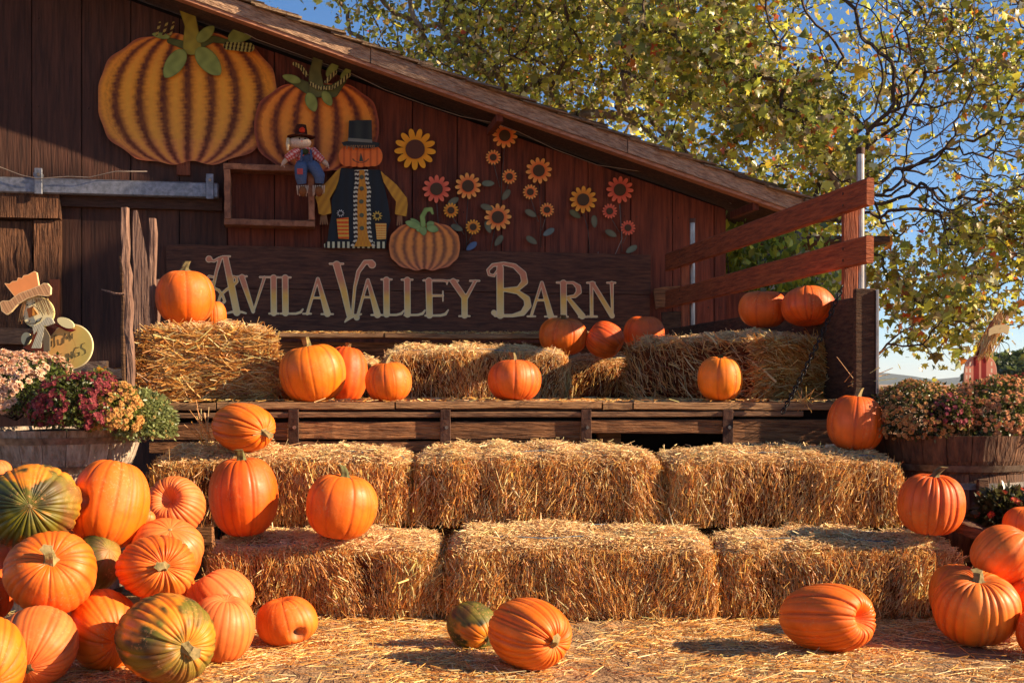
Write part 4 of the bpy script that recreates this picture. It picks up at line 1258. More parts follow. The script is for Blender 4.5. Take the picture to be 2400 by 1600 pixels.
GB = "straw bales stacked as steps in front of the stage"
rowbale("left straw bale of the bottom step, behind the small notched pumpkin", 468, 1046, 5.06, 0, .355, 11, 34000, GB, dyaw=.012)
rowbale("middle straw bale of the bottom step, largest and rounded at its right end", 1046, 1690, 5.03, 0, .362, 12, 38000, GB, dyaw=-.015)
rowbale("right straw bale of the bottom step, partly shaded by the pumpkins at right", 1674, 2284, 5.08, 0, .350, 13, 34000, GB, dyaw=.015)
rowbale("left straw bale of the upper step, under the lying pumpkin", 340, 964, 5.52, .352, .352, 14, 32000, GB, dyaw=-.02)
rowbale("middle straw bale of the upper step, straight below the middle of the sign", 960, 1560, 5.50, .352, .362, 15, 34000, GB)
rowbale("right straw bale of the upper step, next to the dark barrel planter", 1552, 2130, 5.50, .352, .350, 16, 34000, GB, dyaw=.01)
for x_, lb in ((800, "left hidden straw bale under the upper step"), (1290, "middle hidden straw bale under the upper step"), (1850, "right hidden straw bale under the upper step")):
    X_c = px(x_, 0, 5.8)[0]
    bale(lb, (X_c, 5.78, 0), (1.14, .46, .35), 0, 25 + int(x_/100), 1500, group=GB, strings=False)
GS = "straw bales lined up as seats on the stage"
# left side bale, long straws, lit
yawL = R(11)
p0 = px(318, 0, 6.04)[:2]
dv = np.array([math.cos(yawL), math.sin(yawL)]); nb_ = np.array([-dv[1], dv[0]])
cL = p0 + dv*.345 + nb_*.25
bale("coarse golden straw bale at the left end of the stage carrying the tall pumpkin", (cL[0], cL[1], DZ), (.70, .46, .405), yawL, 17, 13000, style='long', group=GS, strings=False)
rowbale("low straw bale at the back left of the stage, behind the two touching pumpkins", 612, 884, 7.5, DZ, .27, 18, 9000, GS, dep=.45)
rowbale("middle straw bale at the back of the stage, behind the lone squat pumpkin", 888, 1336, 7.12, DZ, .335, 19, 18000, GS, dep=.45)
bale("low dark straw bale at the back right of the stage under the three shaded pumpkins", (.95, 7.97, DZ), (1.30, .48, .285), .0, 20, 9000, group=GS)
dv = np.array([-.5, .87]); nR = np.array([.87, .5])
cR = np.array([1.27, 6.19]) + dv*.61 + nR*.27
bale("shaded straw bale angled along the right side of the stage under the chain", (cR[0], cR[1], DZ), (1.22, .54, .37), math.atan2(.87, -.5), 21, 19000, style='long', group=GS, strings=False)

# loose straw on the ground, on the stage and bale ledges
def scatter(n, x0, x1, y0, y1, zf, lmin, lmax, seed, name, dens=None, tintk=1.0, lift=.12, w=(.002, .0048)):
    g = np.random.default_rng(seed)
    P_ = np.stack([g.uniform(x0, x1, n), g.uniform(y0, y1, n), np.zeros(n)], 1)
    if dens is not None:
        keep = g.random(n) < dens(P_); P_ = P_[keep]; n = len(P_)
    P_[:, 2] = zf(P_) + g.uniform(.001, .014, n)
    an = g.uniform(0, 6.28, n)
    D_ = np.stack([np.cos(an), np.sin(an), g.normal(0, lift, n)], 1)
    N_ = np.stack([g.normal(0, .5, n), g.normal(0, .5, n) - .2, np.ones(n)], 1)
    L_ = np.clip(g.gamma(2, (lmax - lmin)/4, n) + lmin, lmin, lmax*1.3)
    V, Fq, cc = straw_mesh(P_, D_, N_, L_, g.uniform(w[0], w[1], n), tints(n, g)*tintk, seed=seed)
    o = mk(name, V, Fq, M['straw'], cols=cc)
    return tag(o, kind='stuff')
tag(scatter(80000, -2.3, 2.4, 3.5, 5.5, lambda P_: .012*snoise(P_, 3, 6, 3), 0.010, .062, 31, "loose_straw", dens=lambda P_: .55 + .8*snoise(P_, 44, 4, 3), w=(.0014, .0034), tintk=np.array([1.08, 1.12, 1.25])), "short chopped straw litter covering the ground in front of the bales", "straw litter")
tag(scatter(2600, -2.3, 2.4, 3.5, 5.3, lambda P_: .012*snoise(P_, 3, 6, 3) + .004, .05, .15, 35, "long_straw", tintk=np.array([.95, 1.0, 1.15]), w=(.0025, .0048)), "longer pale straws lying loose on top of the chopped litter", "straw litter")
tag(scatter(4500, -1.85, 1.7, 6.0, 7.2, lambda P_: np.full(len(P_), DZ), .01, .07, 32, "loose_straw", dens=lambda P_: np.exp(-(P_[:, 1] - 6.0)*1.5)), "thin scatter of straw on the plank stage floor", "straw litter")
tag(scatter(1500, -1.6, .9, 8.18, 8.42, lambda P_: np.full(len(P_), 1.35), .01, .05, 33, "loose_straw"), "straw bits lying on the rear ledge below the sign", "straw litter")
# sticking tufts
def tuft(c, n, L0, seed, spread, upv, name="straw_tuft", label=""):
    g = np.random.default_rng(seed)
    P_ = np.tile(c, (n, 1)) + g.normal(0, .02, (n, 3))
    D_ = np.tile(upv, (n, 1)) + g.normal(0, spread, (n, 3))
    L_ = g.uniform(.5, 1.2, n)*L0
    P_ = P_ + D_/np.linalg.norm(D_, axis=1)[:, None]*L_[:, None]*.4
    V, Fq, cc = straw_mesh(P_, D_, np.tile([0, -1., .2], (n, 1)), L_, np.full(n, .004), tints(n, g), seed=seed)
    tag(mk(name, V, Fq, M['straw'], cols=cc), label, "straw tuft")
tuft(px(487, 1030, 5.75), 16, .16, 41, .25, np.array([-.35, 0, 1.0]), label="small tuft of straw sticking up left of the lying pumpkin")
tuft(px(1885, 945, 6.02), 22, .10, 42, .8, np.array([.1, -.2, .4]), label="loose straw ends caught on the chain foot at the stage edge")
tuft(px(2005, 900, 6.0), 9, .22, 43, .6, np.array([.3, 0, .8]), label="stray straws poking out beside the right end board of the stage")

# ------------------------------------------------------------------ pumpkins
def orange(kind, g):
    return {'o': (231, 108, 16), 'd': (223, 92, 13), 'p': (228, 114, 44), 'y': (232, 116, 14), 'g': (222, 124, 24)}[kind]
npk = 0
def pumpkin(label, x0, y0, x1, y1, D, axis=(0, -.12, 1), kind='o', stem='long', aspect=.9, seed=None, ribs=None, gdepth=.03, dw=.30, end='stem', dim=.16, green=0.0, group="pumpkins of the harvest display", notch=None, sk='stem'):
    global npk
    npk += 1
    seed = seed or 100 + npk
    g = np.random.default_rng(seed)
    nl, nt_ = (208, 34) if 'hidden' not in label else (64, 20)
    ribs = int((ribs or g.integers(13, 19))*1.35)
    th = np.linspace(0, 2*math.pi, nl, endpoint=False)
    gc = (np.arange(ribs) + g.uniform(-.28, .28, ribs))*2*math.pi/ribs
    gd = gdepth*g.uniform(.15, 1.2, ribs); gw = g.uniform(.026, .045, ribs)
    groove = np.zeros(nl)
    for c_, d_, w_ in zip(gc, gd, gw):
        dd = np.abs((th - c_ + math.pi) % (2*math.pi) - math.pi)
        groove += d_*.8*np.exp(-(dd/w_)**2) + d_*.30*np.exp(-(dd/(w_*3.4))**2)
    for _ in range(26):
        c_ = g.uniform(0, 6.28); dd = np.abs((th - c_ + math.pi) % (2*math.pi) - math.pi)
        groove += gdepth*g.uniform(.05,.34)*np.exp(-(dd/.03)**2)
    wob = .02*np.sin(th*2 + g.uniform(0, 6)) + .015*np.sin(th*3 + g.uniform(0, 6))
    ph = (1 - np.cos(np.linspace(0, math.pi, nt_)))/2*math.pi*.4 + np.linspace(0, math.pi, nt_)*.6
    V = np.zeros((nt_, nl, 3)); C_ = np.zeros((nt_, nl, 3))
    sh = g.uniform(-.05, .05)
    base = lin(orange(kind, g))*g.uniform(.92, 1.05)
    hue = np.array([1, g.uniform(.9, 1.1), 1])
    for i, p_ in enumerate(ph):
        s_ = max(math.sin(p_), 0)
        rad = s_**.82
        z = math.cos(p_)
        z = math.copysign(abs(z)**.93, z)
        gm = groove*(.45 + .4*s_)*(1 + (2.4 if z > 0 else 1.0)*np.exp(-(rad/.45)**2))
        r = rad*(1 - gm + wob)*(1 + sh*z)
        dimple = dim*np.exp(-(rad/dw)**2)*(1.0 if z > 0 else .8) + .9*groove*np.exp(-((rad - .45)/.3)**2)
        zz = z - np.sign(z)*dimple
        V[i, :, 0] = r*np.cos(th); V[i, :, 1] = r*np.sin(th); V[i, :, 2] = zz*aspect
    Vf = V.reshape(-1, 3)
    n1 = snoise(Vf, seed + 1, 3.2, 3); n2 = snoise(Vf, seed + 2, 9, 2)
    Vf = Vf*(1 + .018*snoise(Vf, seed + 3, 2.2, 2))[:, None]
    gr = np.tile(groove/gdepth, nt_)
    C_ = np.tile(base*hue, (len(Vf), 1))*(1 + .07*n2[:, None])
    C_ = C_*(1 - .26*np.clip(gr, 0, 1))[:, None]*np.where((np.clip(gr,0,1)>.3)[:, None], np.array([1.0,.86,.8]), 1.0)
    if kind == 'p':
        C_ = C_*(.92) + lin((236, 170, 130))*.05*np.clip(1 + n1, 0, 2)[:, None]
    if green > 0:
        lon = np.arctan2(Vf[:, 1], Vf[:, 0])
        zt = Vf[:, 2]/aspect
        gm = n1*1.25 + .10*np.cos(lon*ribs/2 + seed) + .35*n2 - .12*np.tile(np.clip(groove/gdepth,0,1), nt_) + green*1.2 - .75 - .5*np.clip(zt - .55, 0, 1)*2
        gk = np.clip(gm*3.2, 0, 1)[:, None]
        C_ = C_*(1-gk) + (lin((98, 92, 22)) + (lin((38, 44, 16)) - lin((98, 92, 22)))*np.clip(n2 + .4, 0, 1)[:, None])*gk
        yk = (np.clip(gm*3.2 + 1.1, 0, 1) - np.clip(gm*3.2, 0, 1))[:, None]*.55
        C_ = C_*(1-yk) + lin((206, 138, 28))*yk
    # pale ground spot and darker weathered cheek
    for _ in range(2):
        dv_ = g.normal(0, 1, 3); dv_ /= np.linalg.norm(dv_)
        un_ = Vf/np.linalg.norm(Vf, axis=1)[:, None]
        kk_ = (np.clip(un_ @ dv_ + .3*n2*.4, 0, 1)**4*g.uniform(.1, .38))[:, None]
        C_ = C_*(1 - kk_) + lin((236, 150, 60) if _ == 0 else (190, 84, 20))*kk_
    if notch is not None:
        nd = np.asarray(notch, float); nd /= np.linalg.norm(nd)
    ax = np.asarray(axis, float); ax /= np.linalg.norm(ax)
    q = Vector(ax).to_track_quat('Z', 'Y').to_matrix()
    Rm = np.array(q)
    spin = g.uniform(0, 6.28)
    Rs = np.array([[math.cos(spin), -math.sin(spin), 0], [math.sin(spin), math.cos(spin), 0], [0, 0, 1]])
    Rm = Rm @ Rs
    W_ = Vf @ Rm.T
    if notch is not None:
        un = W_/np.linalg.norm(W_, axis=1)[:, None]
        dd = np.arccos(np.clip(un @ nd, -1, 1))
        W_ = W_*(1 - .42*np.exp(-(dd/.20)**2))[:, None]
        kk = (np.exp(-(dd/.30)**4)*np.clip(.75 + .5*n2, 0, 1))[:, None]
        C_ = C_*(1-kk) + lin((150, 104, 66))*kk
    lo = W_.min(0); hi = W_.max(0); cen = (lo + hi)/2
    cx_, cy_ = (x0 + x1)/2, (y0 + y1)/2
    wx = (x1 - x0)*D/F; wz = (y1 - y0)*D/F
    kx = wx/(hi[0]-lo[0]); kz = wz/(hi[2]-lo[2]); ky = math.sqrt(kx*kz)
    Ksc = np.array([kx, ky, kz])
    ctr = px(cx_, cy_, D)
    W_ = (W_ - cen)*Ksc + ctr
    Rr = (wx + wz)/4
    t = thing("pumpkin", label, "pumpkin", (ctr[0], ctr[1], W_[:, 2].min()), group)
    I_, J_ = np.meshgrid(np.arange(nt_ - 1), np.arange(nl), indexing='ij')
    I_ = I_.ravel(); J_ = J_.ravel(); J2 = (J_ + 1) % nl
    Fq = np.stack([I_*nl + J_, (I_+1)*nl + J_, (I_+1)*nl + J2, I_*nl + J2], 1)
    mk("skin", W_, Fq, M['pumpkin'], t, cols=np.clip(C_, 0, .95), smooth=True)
    # stem
    def tp(v): return (np.asarray(v) @ Rm.T - cen)*Ksc + ctr
    zt = aspect*(1 - dim)
    ss = 1.25
    if stem == 'none': return t
    if stem == 'scar':
        V2, F2 = [], []
        n_ = 20
        for k_, (rr, z_) in enumerate(((.17, -.035), (.12, .012), (.05, .02), (.001, .012))):
            for j in range(n_):
                an = 2*math.pi*j/n_; star = 1 + .28*(j % 4 == 0) - .2*(j % 4 == 2)
                V2.append(tp((rr*star*math.cos(an), rr*star*math.sin(an), zt + z_ + .0)))
        for i in range(3):
            for j in range(n_): F2.append((i*n_+j, i*n_+(j+1) % n_, (i+1)*n_+(j+1) % n_, (i+1)*n_+j))
        mk("stem_scar", V2, F2, M[sk], t)
        return t
    if stem == 'blossom':
        V2, F2 = ellv((0, 0, 0), (.05, .05, .02), 10, 6, noise=.2, seed=seed)
        mk("blossom_scar", [tp(np.array(v) + (0, 0, zt + .0)) for v in V2], F2, M[sk], t)
        return t
    Ls = {'long': .42, 'short': .24, 'mid': .36, 'curl': .5}[stem]
    n_, m_ = 20, 9
    V2, F2 = [], []
    bendd = g.uniform(0, 6.28); bk = g.uniform(.12, .3) if stem != 'curl' else .35
    for i in range(m_ + 1):
        tt = i/m_
        cz = zt - .06 + tt*Ls*1.15
        ox, oy = bk*tt**2*math.cos(bendd), bk*tt**2*math.sin(bendd)
        rr = .080 + .15*max(0, 1 - tt*2.6)**1.5 + .006*tt + (.012 if i == m_ else 0)
        for j in range(n_):
            an = 2*math.pi*j/n_ + tt*.9
            ridge = 1 + (.22 + .35*max(0, 1 - tt*3))*(1 if j % 4 == 0 else (-.45 if j % 4 == 2 else 0))
            V2.append(tp((ox + rr*ss*ridge*math.cos(an), oy + rr*ss*ridge*math.sin(an), cz)))
    for i in range(m_):
        for j in range(n_): F2.append((i*n_+j, i*n_+(j+1) % n_, (i+1)*n_+(j+1) % n_, (i+1)*n_+j))
    F2.append(tuple(m_*n_ + j for j in range(n_)))
    mk("stem", V2, F2, M[sk], t, smooth=False)
    return t

GP_ = "pumpkins set out on the bales and stage"
GL = "pumpkins heaped at the left"
GR = "pumpkins heaped at the right"
GG = "pumpkins lying on the straw ground"
UP = (0, -.1, 1)
# on the stage and its bales
pumpkin("tall bright pumpkin with thin stem on top of the coarse left straw bale", 364, 634, 502, 762, 6.35, UP, 'o', 'mid', 1.0, group=GP_, dim=.06, ribs=9)
pumpkin("small smooth pumpkin peeping out behind the tall one on the left bale", 468, 706, 531, 775, 6.75, UP, 'o', 'none', .9, group=GP_)
pumpkin("big tilted pumpkin with pale stem at the left front of the stage floor", 656, 806, 811, 946, 6.14, (-.18, -.05, 1), 'y', 'mid', .92, group=GP_, ribs=11)
pumpkin("deep orange pumpkin half hidden behind the big tilted one on the stage", 756, 811, 862, 944, 6.42, (.1, .1, 1), 'd', 'short', 1.05, group=GP_, gdepth=.07)
pumpkin("sliver of a low pumpkin showing left of the big tilted one on the stage", 650, 902, 716, 944, 6.36, UP, 'o', 'none', .8, group=GP_)
pumpkin("round pumpkin with white curved stem, third from left on the stage edge", 855, 848, 965, 942, 6.12, (-.1, -.05, 1), 'o', 'long', .9, group=GP_, ribs=10)
pumpkin("squat red-orange pumpkin alone in the middle of the stage edge", 1143, 843, 1269, 940, 6.12, (0, .1, 1), 'd', 'mid', .8, group=GP_)
pumpkin("small yellow-orange upright pumpkin, half lit, on the right of the stage edge", 1635, 835, 1741, 938, 6.1, UP, 'y', 'short', 1.0, group=GP_, ribs=11, sk='stem_g')
pumpkin("leftmost of the three shaded pumpkins below the sign, with a light stem", 1263, 743, 1377, 832, 7.75, (.05, -.15, 1), 'o', 'short', .85, group=GP_)
pumpkin("middle of the three shaded pumpkins below the sign, tipped on its side", 1372, 752, 1464, 840, 7.7, (.8, -.2, -.5), 'd', 'none', .95, group=GP_)
pumpkin("rightmost of the three shaded pumpkins below the sign, beside the corner of the railing", 1461, 740, 1557, 825, 7.95, UP, 'd', 'none', .9, group=GP_)
pumpkin("left of the two pumpkins under the rails on the right bale, top sunlit", 1732, 680, 1846, 768, 6.62, UP, 'd', 'short', .85, group=GP_)
pumpkin("right of the two pumpkins under the rails on the right bale, wide and stemless", 1832, 670, 1958, 764, 6.45, (0, .3, 1), 'd', 'none', .78, group=GP_)
pumpkin("shaded pumpkin with thick beige stem, right end of the upper step", 1939, 926, 2071, 1056, 5.76, (.08, -.02, 1), 'd', 'mid', .95, group=GP_)
pumpkin("oblong pumpkin lying on its side on the left upper bale, stem pointing right", 494, 944, 648, 1060, 5.68, (.72, -.62, -.12), 'o', 'short', 1.25, group=GP_, ribs=9, gdepth=.08, dim=.06)
pumpkin("tall red-orange pumpkin with dark stem standing on the bottom-step bale at left", 490, 1073, 651, 1254, 5.20, (-.05, -.05, 1), 'd', 'mid', 1.1, group=GP_, sk='stem_g')
pumpkin("round pumpkin with short dark stem on the bottom-step bale, right of the tall one", 719, 1110, 885, 1262, 5.14, (.15, -.02, 1), 'o', 'mid', .95, group=GP_, sk='stem_g')
pumpkin("warty pumpkin with square pale stem at the right end of the bottom-step bale", 2105, 1110, 2259, 1252, 5.19, (.06, -.08, 1), 'd', 'mid', .95, group=GP_, gdepth=.07)
# ground
pumpkin("oblong pumpkin lying on the ground in the middle, pale stem stub facing right", 1143, 1403, 1340, 1566, 4.22, (.62, -.78, -.12), 'o', 'short', 1.2, group=GG, gdepth=.06, ribs=20)
pumpkin("green and orange pumpkin behind the lying one on the ground", 1046, 1409, 1172, 1522, 4.52, (.5, -.55, -.35), 'g', 'mid', 1.1, group=GG, green=1.2, sk='stem_g')
pumpkin("large pumpkin lying on the ground at right with a deep hollow blossom end", 1830, 1366, 2047, 1528, 4.47, (.70, -.70, .12), 'o', 'blossom', 1.15, group=GG, dim=.42, dw=.27, ribs=18, gdepth=.06)
pumpkin("small pumpkin with a dark notch on the ground beside the left heap", 600, 1398, 746, 1509, 4.62, (-.2, -.1, 1), 'o', 'none', .85, group=GG, notch=(.55, -.75, -.35), ribs=9)
# left heap
pumpkin("green striped pumpkin with round scar, topmost at the left of the heap", -45, 1087, 186, 1292, 4.35, (.33, -.93, .12), 'g', 'blossom', 1.05, group=GL, green=.95, gdepth=.06, ribs=22, dim=.05)
pumpkin("big orange pumpkin with a rough scar, top of the left heap below the barrel", 165, 1076, 345, 1286, 4.55, (.15, .25, 1), 'o', 'none', 1.1, group=GL, notch=(-.45, -.85, .15), ribs=10)
pumpkin("ring-shaped pumpkin with deep hollow, upper right of the left heap", 342, 1115, 481, 1256, 4.85, (-.12, -.90, .42), 'p', 'none', .85, group=GL, dim=.6, dw=.33, ribs=24, gdepth=.06)
pumpkin("peach pumpkin with pale round scar behind the stemmed one on the left heap", 308, 1214, 476, 1352, 4.55, (.25, -.55, .75), 'p', 'blossom', .85, group=GL, dim=.04)
pumpkin("wrinkled orange pumpkin with knobbly cut stem facing the viewer, middle of the left heap", 268, 1252, 462, 1408, 4.28, (.42, -.88, .18), 'o', 'short', 1.15, group=GL, ribs=26, gdepth=.065)
pumpkin("large orange pumpkin with thick bent stem, left middle of the heap", 12, 1244, 225, 1442, 4.14, (.28, -.80, .50), 'o', 'mid', .95, group=GL, ribs=20)
pumpkin("olive green pumpkin wedged in the gap in the middle of the left heap", 172, 1248, 286, 1384, 4.46, (.7, -.5, .5), 'g', 'none', .95, group=GL, green=2.6, dim=.0)
pumpkin("plain orange pumpkin under the stemmed ones, left of the big green one", 160, 1380, 334, 1570, 4.22, (.6, -.7, -.2), 'o', 'none', 1.0, group=GL)
pumpkin("big green and yellow pumpkin with star-shaped stem at the front of the left heap", 267, 1391, 506, 1602, 3.96, (.66, -.74, -.03), 'y', 'short', 1.12, group=GL, green=1.08, ribs=24, gdepth=.055)
pumpkin("peach-orange pumpkin at the right foot of the left heap", 444, 1394, 597, 1548, 4.27, (.2, -.1, 1), 'p', 'none', .95, group=GL)
pumpkin("pale wrinkled pumpkin leaning on the straw bale at the right of the left heap", 436, 1333, 594, 1462, 4.52, (-.6, .1, .7), 'p', 'none', .9, group=GL)
pumpkin("dull peach pumpkin with star-shaped stem scar at the bottom left corner", -12, 1420, 181, 1606, 3.98, (.12, -.88, -.38), 'p', 'scar', .95, group=GL, ribs=22, dim=.02)
pumpkin("smooth orange pumpkin cut off by the left edge at the bottom", -95, 1446, 58, 1650, 3.72, (.3, -.7, -.3), 'y', 'blossom', 1.0, group=GL, dim=.04)
pumpkin("shaded pumpkin at the left edge behind the large bent-stem one", -70, 1330, 28, 1450, 4.35, UP, 'd', 'none', .9, group=GL)
pumpkin("little pumpkin with hooked stem in the gap right of the scarred one", 322, 1194, 364, 1232, 4.66, (.5, -.2, .8), 'p', 'curl', .9, group=GL)
pumpkin("pale pumpkin at the left edge in front of the barrel planter", -50, 1078, 26, 1130, 4.75, UP, 'p', 'none', .8, group=GL)
for (x0, y0, x1, y1, D, lb) in ((-60, 1270, 90, 1400, 4.62, "hidden pumpkin low in the heap behind the bent-stem one"), (150, 1400, 300, 1530, 4.62, "hidden pumpkin inside the left heap behind the plain orange one"),
                            (330, 1330, 460, 1450, 4.62, "hidden pumpkin inside the left heap behind the wrinkled one"), (90, 1230, 240, 1370, 4.8, "hidden pumpkin inside the left heap below the scarred one"), (330, 1240, 470, 1370, 4.86, "hidden pumpkin inside the left heap below the ring-shaped one")):
    pumpkin(lb, x0, y0, x1, y1, D, UP, 'd', 'none', .9, group=GL)
# right heap
pumpkin("big stemmed pumpkin at the front of the right heap on the ground", 2188, 1338, 2384, 1511, 4.56, (-.04, -.35, .94), 'o', 'short', .92, group=GR, ribs=18, gdepth=.06)
pumpkin("plain pumpkin half hidden behind the big stemmed one at right", 2180, 1324, 2305, 1460, 4.85, UP, 'o', 'none', .95, group=GR)
pumpkin("smooth lying pumpkin on top of the right heap", 2276, 1229, 2445, 1372, 4.72, (.5, -.2, .75), 'o', 'none', .92, group=GR)
pumpkin("small pumpkin at the right edge under the topmost lying one", 2366, 1356, 2490, 1470, 4.62, (.2, -.2, 1), 'o', 'none', .85, group=GR)
pumpkin("dark pumpkin at the lower right edge of the right heap", 2388, 1425, 2520, 1545, 4.4, UP, 'd', 'none', .9, group=GR)
pumpkin("far pumpkin peeping over the right heap at the right edge", 2352, 1188, 2450, 1262, 5.1, UP, 'o', 'none', .85, group=GR)
pumpkin("hidden pumpkin below the topmost one in the right heap", 2290, 1330, 2400, 1440, 4.95, UP, 'd', 'none', .9, group=GR)

# ------------------------------------------------------------------ barrels
def barrel(name, label, cx_, cy_, z0, z1, prof, m, hoops, nst=22, soil=None):
    t = thing(name, label, "barrel" if soil is None else "planter", (cx_, cy_, z0))
    for s_ in range(nst):
        a0 = 2*math.pi*(s_ + .015)/nst; a1 = 2*math.pi*(s_ + .985)/nst
        V = []; Fs = []
        k_ = len(prof)
        dr = rng.uniform(-.002, .002)
        for (fr, r) in prof:
            z = z0 + (z1-z0)*fr
            for (an, rr) in ((a0, r - .02), (a0, r + dr), ((a0+a1)/2, r + dr + .001), (a1, r + dr), (a1, r - .02)):
                V.append((cx_ + rr*math.cos(an), cy_ + rr*math.sin(an), z))
        for i in range(k_ - 1):
            for j in range(5): Fs.append((i*5+j, i*5+(j+1) % 5, (i+1)*5+(j+1) % 5, (i+1)*5+j))
        Fs += [(4, 3, 2, 1, 0), tuple((k_-1)*5 + j for j in range(5))]
        mk("stave", V, Fs, m, t)
    for (fr, h_) in hoops:
        rr = np.interp(fr, [p_[0] for p_ in prof], [p_[1] for p_ in prof]); r2 = np.interp(fr + h_/(z1-z0), [p_[0] for p_ in prof], [p_[1] for p_ in prof])
        z = z0 + (z1-z0)*fr
        V, Fs = latheV([(rr + .0035, z), (rr + .006, z), (r2 + .006, z + h_), (r2 + .0035, z + h_), (rr + .0035, z)], (cx_, cy_, 0), 40)
        mk("hoop", V, Fs, M['hoop'], t)
    if soil:
        V, Fs = latheV([(.001, soil + .03), (prof[-1][1]*.5, soil + .02), (prof[-1][1] - .022, soil)], (cx_, cy_, 0), 24)
        mk("soil", V, Fs, M['soil'], t)
    else:
        V, Fs = latheV([(.001, z1 - .01), (prof[-1][1] - .022, z1 - .01)], (cx_, cy_, 0), 24)
        mk("barrel_head", V, Fs, m, t)
    return t
LBX, LBY = -2.06, 5.45
RBX, RBY = 2.18, 5.9
barrel("barrel_planter", "pale half-barrel planter with mixed chrysanthemums at the left", LBX, LBY, .60, .80, [(0, .29), (.35, .325), (1, .365)], M['barrel'], [(.06, .03), (.7, .03)], soil=.77)
barrel("barrel", "upright barrel supporting the left flower planter", LBX, LBY, 0, .598, [(0, .26), (.5, .31), (1, .28)], M['barrel'], [(.08, .03), (.3, .03), (.88, .03)])
barrel("barrel_planter", "dark half-barrel planter with tawny chrysanthemums at the right", RBX, RBY, .58, .76, [(0, .34), (.35, .375), (1, .405)], M['barrel_d'], [(.06, .03)], soil=.73)
barrel("barrel", "upright dark barrel supporting the right flower planter", RBX, RBY, 0, .578, [(0, .31), (.5, .36), (1, .33)], M['barrel_d'], [(.08, .03), (.3, .03), (.88, .03)])

# ------------------------------------------------------------------ chrysanthemums
def blossom_mesh(name, c1, c2, r, seed):
    g = np.random.default_rng(seed)
    V = []; Fs = []; C = []
    for ring, (n_, ln, up) in enumerate(((11, r, .15), (9, r*.72, .5), (6, r*.42, 1.0))):
        for j in range(n_):
            an = 2*math.pi*(j + .5*ring)/n_ + g.uniform(-.1, .1)
            d = np.array([math.cos(an), math.sin(an), 0]); s_ = np.array([-d[1], d[0], 0])
            b = len(V)
            z0 = r*.10*ring
            w = ln*math.pi/n_*.75
            V += [d*ln*.15 + Z_*z0, d*ln*.62 + s_*w + Z_*(z0 + r*up*.28), d*ln*.62 - s_*w + Z_*(z0 + r*up*.28), d*ln + Z_*(z0 + r*up*.36)]
            Fs += [(b, b+1, b+3, b+2)]
            cc = lin(c1)*g.uniform(.85, 1.1)
            C += [lin(c2), cc, cc, cc]
    b = len(V)
    for j in range(8):
        an = 2*math.pi*j/8; V.append((r*.16*math.cos(an), r*.16*math.sin(an), r*.42)); C.append(lin(c2))
    Fs.append(tuple(b + j for j in range(8)))
    me = bpy.data.meshes.new(name)
    me.from_pydata([tuple(v) for v in V], [], Fs)
    at = me.color_attributes.new('Col', 'FLOAT_COLOR', 'POINT')
    c4 = np.ones((len(V), 4)); c4[:, :3] = np.clip(np.array(C), 0, .9)
    at.data.foreach_set('color', c4.ravel())
    me.materials.append(M['petal'])
    return me

def leaf_cloud(P_, Nrm, size, cols, seed, pts=4, name="foliage", parent=None, mt='leaf', droop=.3):
    """many small folded leaves (two triangles each side of a midrib)"""
    g = np.random.default_rng(seed)
    n = len(P_)
    D_ = Nrm + g.normal(0, .8, (n, 3)); D_[:, 2] -= droop
    D_ /= np.linalg.norm(D_, axis=1)[:, None]
    A_ = g.normal(0, 1, (n, 3)); S_ = np.cross(D_, A_); S_ /= np.linalg.norm(S_, axis=1)[:, None] + 1e-9
    N_ = np.cross(S_, D_)
    L_ = (size*g.uniform(.6, 1.3, n))[:, None]; W_ = L_*.32
    f = N_*L_*.12
    V = np.stack([P_, P_ + D_*L_*.45 + S_*W_ + f, P_ + D_*L_, P_ + D_*L_*.45 - S_*W_ + f], 1).reshape(-1, 3)
    i0 = np.arange(n)*4
    Fq = np.concatenate([np.stack([i0, i0+1, i0+2], 1), np.stack([i0, i0+2, i0+3], 1)])
    return mk(name, V, Fq, M[mt], parent, cols=np.repeat(cols, 4, 0), kind='stuff')

